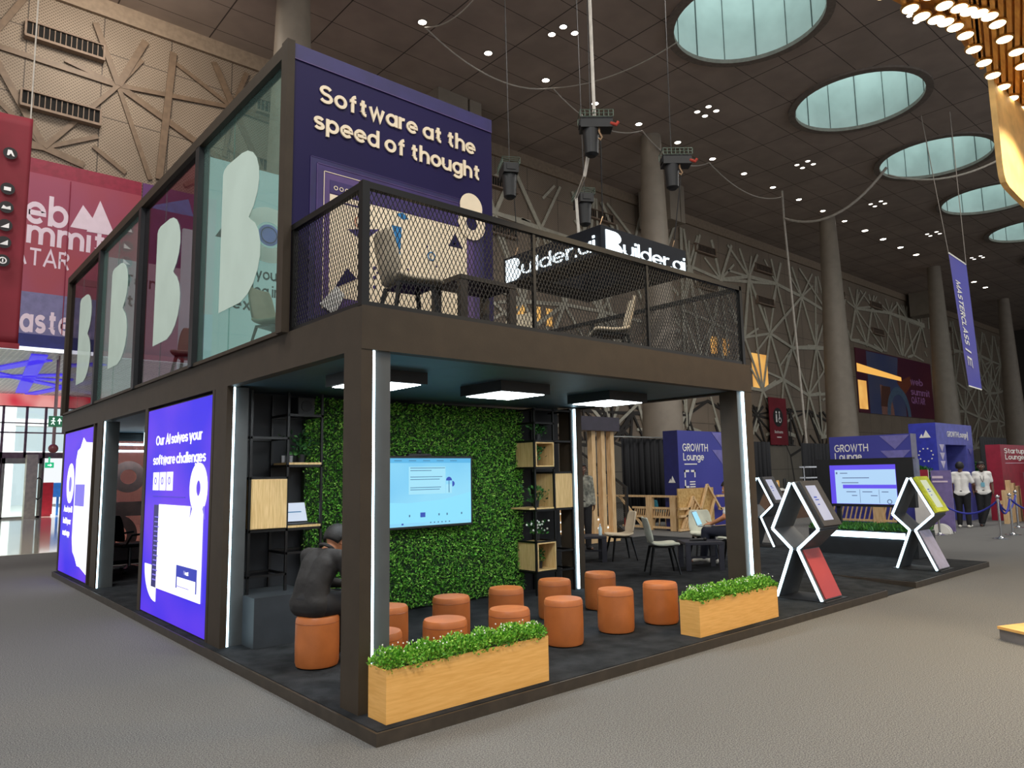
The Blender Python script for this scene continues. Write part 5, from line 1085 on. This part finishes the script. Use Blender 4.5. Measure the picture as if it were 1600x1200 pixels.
for p, q, lb in (((17.2, 2.66), (16.97, 1.31), 'blue rope sagging in front of the standing man'), ((16.97, 1.31), (18.2, 1.4), 'blue rope between the two right stanchions'), ((18.2, 1.4), (20.2, .9), 'blue rope leaving the right edge of the picture'), ((16.97, 1.31), (20.6, 1.9), 'blue rope running back to the pine fence')):
    tag(MB().tube(sag((p[0], p[1], .86), (q[0], q[1], .86), .32), .022, 8).build('barrier_rope', m_rope, None, True), lb, 'rope', 'blue barrier ropes')

# ================================================================ GOLDEN CANOPY (upper right)
b1 = [(4.25, -1.72), (4.671, -1.8), (4.883, -1.825), (5.045, -1.894), (5.162, -1.94), (5.328, -1.971), (5.563, -1.989), (5.909, -1.959), (6.281, -1.945), (6.652, -1.925), (7.027, -1.921), (7.409, -1.903), (7.789, -1.884), (8.2, -1.87)]
b2 = [(4.6, -2.0), (4.871, -2.026), (5.023, -2.102), (5.149, -2.144), (5.264, -2.202), (5.398, -2.249), (5.597, -2.259), (5.95, -2.223), (6.317, -2.235), (6.688, -2.199), (7.07, -2.18), (7.45, -2.17)]
t = thing('golden_canopy', 'golden slatted canopy with rows of glowing bulbs at the upper right', 'canopy', (7, -3, 6))
outl = [(3.2, -1.55)]+[(x, y+.09) for x, y in b1 if x < 6.3]+[(6.4, -1.88), (11, -2.0), (11, -4.2), (4, -4.2)]
m_gold = mat('golden timber slat', (214, 140, 44), .5, c2=(236, 170, 70), scale=3, stretch=(1, 8, 8))
MB().prism(outl, (0, 0, 6.06), X, Y, .2).build('top_board', m_gold, t)
b = MB(); cs, sn = math.cos(R(14)), math.sin(R(14))
for k in range(27):                                    # slats run towards the viewer's side of the hall from the wavy edge
    x = 4.1+k*.26; y = next((y0+(y1-y0)*(x-x0)/(x1-x0) for (x0, y0), (x1, y1) in zip(b1[:-1], b1[1:]) if x0 <= x <= x1 and x < 6.3), -1.9)
    b.bar((x, y+.02, 6.02), (x-4.2*cs, y-4.2*sn, 6.02), .042, .08)
b.build('slats', m_gold, t)
m_gbulb = glow('warm bulb lens', (255, 226, 176), 7)
for p in b1+b2:
    u = MB().lathe([(.085, 5.99), (.085, 5.965), (.073, 5.96)], (p[0], p[1], 0), 20).build('bulb_ring', mat('brass ring', (190, 140, 70), .35, .7), t)
    MB().lathe([(.072, 5.962), (.066, 5.953)], (p[0], p[1], 0), 20).build('bulb', m_gbulb, u)
mb = MB(); path = [(6.855, -1.82, 5.02), (6.87, -1.822, 4.88), (6.91, -1.824, 4.81), (7.0, -1.828, 4.77), (7.3, -1.84, 4.72), (8, -1.88, 4.62), (9.2, -1.94, 4.45), (10.9, -2.0, 4.2)]
for (xa, ya, za), (xb_, yb_, zb_) in zip(path[:-1], path[1:]):
    mb.hexa([(xa, ya-.06, za), (xb_, yb_-.06, zb_), (xb_, yb_, zb_), (xa, ya, za), (xa, ya-.06, 6.3), (xb_, yb_-.06, 6.3), (xb_, yb_, 6.3), (xa, ya, 6.3)])
mb.build('cream_skirt', mat('cream skirt board', (226, 190, 124), .6), t, True)
for (x, y, tx, ty, en, ang) in ((6.9, -2.75, 0, 0, 300, 98), (8.0, -2.8, 0, 0, 300, 98), (9.2, -2.9, 0, 0, 300, 98), (4.6, -3.6, -1.3, .3, 300, 80), (5.0, -2.7, -2.2, 2.6, 400, 72), (7.6, -2.9, -2.6, 3.2, 330, 70)):
    l = bpy.data.lights.new('canopy_glow', 'SPOT'); l.energy = en; l.color = (1, .76, .44); l.spot_size = R(ang); l.spot_blend = .4; l.shadow_soft_size = .1
    lo = bpy.data.objects.new('canopy_glow', l); COL.objects.link(lo); lo.location = (x, y, 5.85)
    lo.rotation_euler = Vector((tx, ty, -5.5)).to_track_quat('-Z', 'Y').to_euler()
t = thing('wood_top_plinth', 'corner of a low grey plinth with timber top at the right edge', 'plinth', (7, -2.4, 0))
MB().prism([(5.81, -1.71), (9.5, -3.2), (5.7, -5), (5.2, -3.4), (5.55, -2.2)], (0, 0, 0), X, Y, .1).build('body', mat('grey plinth side', (110, 104, 100), .6), t)
MB().prism([(5.79, -1.70), (9.52, -3.2), (5.7, -5.02), (5.18, -3.4), (5.53, -2.2)], (0, 0, .1), X, Y, .025).build('timber_top', m_oak, t)
# ================================================================ PEOPLE
m_sk1 = mat('warm skin', (194, 134, 98), .5, var=.04); m_sk2 = mat('brown skin', (92, 58, 42), .5, var=.04)
m_hair = mat('black hair', (16, 14, 13), .6, var=.2, scale=40, bump=.4, bscale=180); m_shb = mat('black shirt cloth', (30, 28, 28), .8, var=.12, scale=9, bump=.8, bscale=13); m_tee = mat('white cotton', (226, 224, 220), .85, var=.03, bump=.15, bscale=30)
m_trs = mat('black trousers', (20, 20, 24), .8, var=.1, bump=.15, bscale=40); m_jean = mat('navy trousers', (22, 26, 42), .85, bump=.15, bscale=60); m_shoe = mat('white trainers', (220, 216, 206), .5); m_camo = mat('grey patterned sleeve', (82, 84, 78), .8, c2=(150, 150, 138), scale=14)
def capsule(mb, p, q, r0, r1, n=14):
    p = Vector(p); q = Vector(q); d = (q-p); L = d.length
    if L < 1e-5: mb.ball(tuple(p), r0, 8); return
    d /= L; pts = []; rs = []
    for k in range(5): a = math.pi/2*(1-k/4); pts.append(p-d*r0*math.sin(a)); rs.append(max(r0*math.cos(a), .0005))
    for k in range(5): a = math.pi/2*k/4; pts.append(q+d*r1*math.sin(a)); rs.append(max(r1*math.cos(a), .0005))
    mb.tube(pts, rs, n)
def chain(mb, pts):
    for (p, r), (q, s) in zip(pts[:-1], pts[1:]): capsule(mb, p, q, r, s)
def skinned(mb, name, m, par, vox, smooth=6):
    me = bpy.data.meshes.new(name); me.from_pydata(mb.v, [], mb.f); me.update()
    o = bpy.data.objects.new(name, me); COL.objects.link(o)
    r = o.modifiers.new('r', 'REMESH'); r.mode = 'VOXEL'; r.voxel_size = vox
    s = o.modifiers.new('s', 'SMOOTH'); s.factor = .5; s.iterations = smooth
    dg = bpy.context.evaluated_depsgraph_get(); m2 = bpy.data.meshes.new_from_object(o.evaluated_get(dg)); bpy.data.objects.remove(o)
    return link(name, m2, m, par, True)
def hand(mb, w, d, side, curl=.5, up=Vector((0, 0, 1))):
    """palm plus five fingers; w wrist, d pointing direction, side = thumb side vector"""
    w = Vector(w); d = Vector(d).normalized(); side = (Vector(side)-d*Vector(side).dot(d)).normalized(); nrm = d.cross(side)
    for k in range(4): capsule(mb, w+d*.01+side*(.03-.02*k)*.6, w+d*.085+side*(.03-.021*k), .015, .0125, 8)
    for k, L in enumerate((.068, .078, .072, .056)):
        b = w+d*.088+side*(.032-.0215*k); m1 = b+(d*math.cos(curl*.6)+nrm*math.sin(curl*.6))*L*.55; e = m1+(d*math.cos(curl*1.6)+nrm*math.sin(curl*1.6))*L*.45
        capsule(mb, b, m1, .0092, .0085, 8); capsule(mb, m1, e, .0085, .007, 8)
    b = w+d*.025+side*.034; m1 = b+(d*.6+side*.8)*.04; e = m1+(d*.9+side*.25+nrm*.2).normalized()*.032
    capsule(mb, b, m1, .0115, .0105, 8); capsule(mb, m1, e, .0105, .0085, 8)
def person(name, lab, loc, rz, J, skin, top, legs, shoe, sleeve, hairc=True, beard=False, extra=None):
    """J: joints in local metres, person facing +X, left side +Y"""
    t = thing(name, lab, 'person', (0, 0, 0)); V = {k: Vector(v) for k, v in J.items()}
    b = MB(); hd = V['head']; fw = V['face'].normalized(); sd = Vector((0, 0, 1)).cross(fw).normalized(); upv = fw.cross(sd)
    spine = [(V['pelvis'], .125), (V['waist'], .115), (V['chest'], .125)]
    def torso(mb, g):
        for s in (-1, 1):
            ax = (V['shL']-V['shR']).normalized()
            chain(mb, [(V['pelvis']+ax*s*.07, .102+g), (V['waist']+ax*s*.062, .092+g), (V['chest']+ax*s*.078, .098+g), ((V['chest']+V['neck'])/2+ax*s*.075, .075+g)])
            sh = V['shL'] if s > 0 else V['shR']; capsule(mb, V['neck']-upv*.05, sh, .055+g, .058+g)
    torso(b, -.012); chain(b, [(V['neck']-upv*.03, .06), (hd-upv*.08-fw*.01, .052)])
    for s, k in ((1, 'L'), (-1, 'R')):
        chain(b, [(V['sh'+k], .05), (V['el'+k], .04), (V['wr'+k], .028)])
        hand(b, V['wr'+k], V['ha'+k], V['th'+k], .6)
        chain(b, [(V['hip'+k], .085), (V['kn'+k], .056), (V['an'+k], .038)]); chain(b, [(V['an'+k]-Vector((0, 0, .03)), .036), (V['to'+k], .03)])
    # head: skull, jaw, nose, ears, brow, lips
    b.ball(tuple(hd+upv*.025-fw*.01), .098, 10, (1, .86, 1.08)); capsule(b, hd-upv*.03+fw*.03, hd-upv*.085+fw*.055, .07, .04)
    capsule(b, hd+fw*.094+upv*.01, hd+fw*.112-upv*.028, .008, .014); capsule(b, hd+fw*.083+upv*.03-sd*.035, hd+fw*.083+upv*.03+sd*.035, .013, .013)
    capsule(b, hd+fw*.088-upv*.06-sd*.016, hd+fw*.088-upv*.06+sd*.016, .009, .009)
    for s in (-1, 1): capsule(b, hd+sd*s*.088-fw*.012+upv*.018, hd+sd*s*.086-fw*.006-upv*.024, .016, .011)
    body = skinned(b, 'body', skin, t, .009)
    e = MB()
    for s in (-1, 1): e.ball(tuple(hd+fw*.082+sd*s*.033+upv*.012), .012, 6)
    e.build('eyes', m_white, t, True); e = MB()
    for s in (-1, 1): e.ball(tuple(hd+fw*.0905+sd*s*.033+upv*.012), .0055, 5); capsule(e, hd+fw*.096+sd*s*.02+upv*.035, hd+fw*.09+sd*s*.05+upv*.036, .004, .003)
    e.build('pupils_and_brows', m_hair, t, True)
    h = MB(); q = Matrix((fw, sd, upv)).transposed()
    hb = MB(); hb.ball((0, 0, 0), .112, 14, (1, .9, 1.05)); keep = []
    for f in hb.f:
        c = sum((Vector(hb.v[i]) for i in f), Vector())/len(f)
        if c.z > .05+.1*c.x or (c.x < -.012 and c.z > -.07): keep.append(f)
    h.v = [tuple(hd+upv*.03-fw*.014+q @ Vector(v)) for v in hb.v]; h.f = keep
    ho = h.build('hair', m_hair, t, True); s = ho.modifiers.new('thick', 'SOLIDIFY'); s.thickness = .008; s.offset = 1
    if beard:
        bb = MB(); capsule(bb, hd-upv*.07+fw*.05-sd*.04, hd-upv*.1+fw*.062, .03, .034); capsule(bb, hd-upv*.07+fw*.05+sd*.04, hd-upv*.1+fw*.062, .03, .034); skinned(bb, 'beard', m_hair, t, .008)
    c = MB(); torso(c, .012)
    for k in ('L', 'R'):
        a, bb, w = V['sh'+k], V['el'+k], V['wr'+k]
        if sleeve == 'long': chain(c, [(a, .07), (bb, .056), (w, .042)])
        else: chain(c, [(a, .062), (a.lerp(bb, .72), .058)])
    capsule(c, V['pelvis']-Vector((0, .08, .03)), V['pelvis']+Vector((0, .08, -.03)), .125, .125)
    skinned(c, 'shirt', top, t, .013, 4)
    if sleeve == 'long': cl = MB(); cl.tube([tuple(V['neck']+upv*.012+(fw*math.cos(a)+sd*math.sin(a))*.068-fw*.01) for a in [2*math.pi*i/16 for i in range(16)]], .016, 6, closed=True); cl.build('collar', top, t, True)
    p = MB(); capsule(p, V['hipL'], V['hipR'], .118, .118); capsule(p, V['pelvis']-Vector((0, .06, .02)), V['pelvis']+Vector((0, .06, -.02)), .122, .122)
    for k in ('L', 'R'): chain(p, [(V['hip'+k], .112), (V['kn'+k], .08), (V['an'+k]+Vector((0, 0, .01)), .062)])
    skinned(p, 'trousers', legs, t, .013, 4)
    for k in ('L', 'R'):
        s = MB(); a, o = V['an'+k], V['to'+k]; d = (o-a); d.z = 0; d.normalize()
        chain(s, [(a-Vector((0, 0, .045))-d*.035, .043), (a-Vector((0, 0, .04))+d*.07, .042), (o+Vector((0, 0, .004))-d*.01, .034)])
        so = skinned(s, 'shoe', shoe, t, .01, 3)
    if extra: extra(t, V)
    t.location = loc; t.rotation_euler = (0, 0, rz); return t
def standing(lean=0, armL=None, armR=None, stride=.0):
    J = dict(pelvis=(0, 0, .95), waist=(0, 0, 1.1), chest=(.01, 0, 1.3), neck=(-.005, 0, 1.5), head=(.02, 0, 1.63), face=(1, 0, -.05), shL=(0, .17, 1.44), shR=(0, -.17, 1.44),
             elL=(-.03, .225, 1.16), elR=(-.03, -.225, 1.16), wrL=(.05, .23, .92), wrR=(.05, -.23, .92), haL=(.15, 0, -1), haR=(.15, 0, -1), thL=(1, 0, 0), thR=(1, 0, 0),
             hipL=(0, .095, .9), hipR=(0, -.095, .9), knL=(.02, .1, .49), knR=(.02, -.1, .49), anL=(-.02, .11, .085), anR=(-.02, -.11, .085), toL=(.16, .13, .034), toR=(.16, -.13, .034))
    J.update(armL or {}); J.update(armR or {}); return J
# seated man on the pouf, back to the camera, bent over his hands
J = dict(pelvis=(-.02, 0, .555), waist=(.0, 0, .69), chest=(.08, 0, .83), neck=(.16, 0, .95), head=(.26, 0, 1.02), face=(1, 0, -.8), shL=(.13, .21, .9), shR=(.13, -.21, .9),
         elL=(.2, .28, .66), elR=(.2, -.28, .66), wrL=(.43, .1, .63), wrR=(.43, -.1, .63), haL=(1, -.5, -.1), haR=(1, .5, -.1), thL=(0, -.3, 1), thR=(0, .3, 1),
         hipL=(.03, .1, .52), hipR=(.03, -.1, .52), knL=(.45, .16, .5), knR=(.45, -.16, .5), anL=(.47, .17, .103), anR=(.47, -.17, .103), toL=(.65, .2, .052), toR=(.65, -.2, .052))
person('person', 'person in a black long sleeved shirt seated on a pouf, bent forward, back to us', (.43, 1.79, HP-.018), R(16), J, m_sk1, m_shb, m_trs, m_black, 'long')
def with_laptop(t, V):
    MB().bar((.34, 0, .63), (.56, 0, .63), .34, .016).build('laptop_base', m_chrome, t); MB().bar((.57, 0, .64), (.66, 0, .87), .34, .012, up=(1, 0, 0)).build('laptop_lid', m_chrome, t)
    MB().bar((.562, 0, .65), (.65, 0, .86), .31, .004, up=(1, 0, 0)).build('laptop_display', m_scw, t)
J = dict(pelvis=(-.06, 0, .58), waist=(-.07, 0, .74), chest=(-.04, 0, .94), neck=(.0, 0, 1.13), head=(.06, 0, 1.25), face=(1, 0, -.35), shL=(-.02, .19, 1.07), shR=(-.02, -.19, 1.07),
         elL=(.1, .26, .8), elR=(.1, -.26, .8), wrL=(.34, .15, .68), wrR=(.34, -.15, .68), haL=(1, -.2, -.05), haR=(1, .2, -.05), thL=(0, -1, .2), thR=(0, 1, .2),
         hipL=(.0, .1, .55), hipR=(.0, -.1, .55), knL=(.44, .12, .56), knR=(.44, -.12, .54), anL=(.5, .1, .13), anR=(.36, -.1, .085), toL=(.67, .14, .06), toR=(.53, -.13, .034))
J2 = dict(J)
person('person', 'person in white shirt and navy trousers seated with a laptop behind the right column', (8.46, 2.80, HP), R(112), J2, m_sk1, m_tee, m_jean, m_shoe, 'short')
t = thing('laptop', 'open silver laptop with blue page on the knees of the seated person', 'laptop', (0, 0, 0)); with_laptop(t, None); t.location = (8.46, 2.80, HP+.005); t.rotation_euler = (0, 0, R(112))
person('person', 'person in grey patterned sleeves standing half hidden behind the slim column', (8.62, 6.42, HP), R(-120), standing(), m_sk2, m_camo, m_trs, m_black, 'long')
def lanyard(t, V):
    MB().tube([(.02, .07, 1.5), (.13, .03, 1.3), (.15, 0, 1.2)], .006, 5).tube([(.02, -.07, 1.5), (.13, -.03, 1.3), (.15, 0, 1.2)], .006, 5).build('lanyard', m_black, t); MB().box((.145, -.045, 1.08), (.155, .045, 1.2)).build('badge', mat('teal badge', (110, 170, 190), .4), t)
person('person', 'person in white shirt standing with back turned, hand on the blue rope', (20.0, 2.98, 0), R(5), standing(armR=dict(elR=(.06, -.28, 1.15), wrR=(.25, -.25, 1.0), haR=(1, 0, -.3))), m_sk2, m_tee, m_trs, m_shoe, 'short')
person('person', 'bearded person in white shirt with lanyard facing us beside the blue gate', (20.95, 2.75, 0), R(200), standing(armL=dict(knL=(.06, .05, .49), anL=(.12, -.08, .085), toL=(.3, -.12, .034))), m_sk2, m_tee, m_trs, m_black, 'short', beard=True, extra=lanyard)
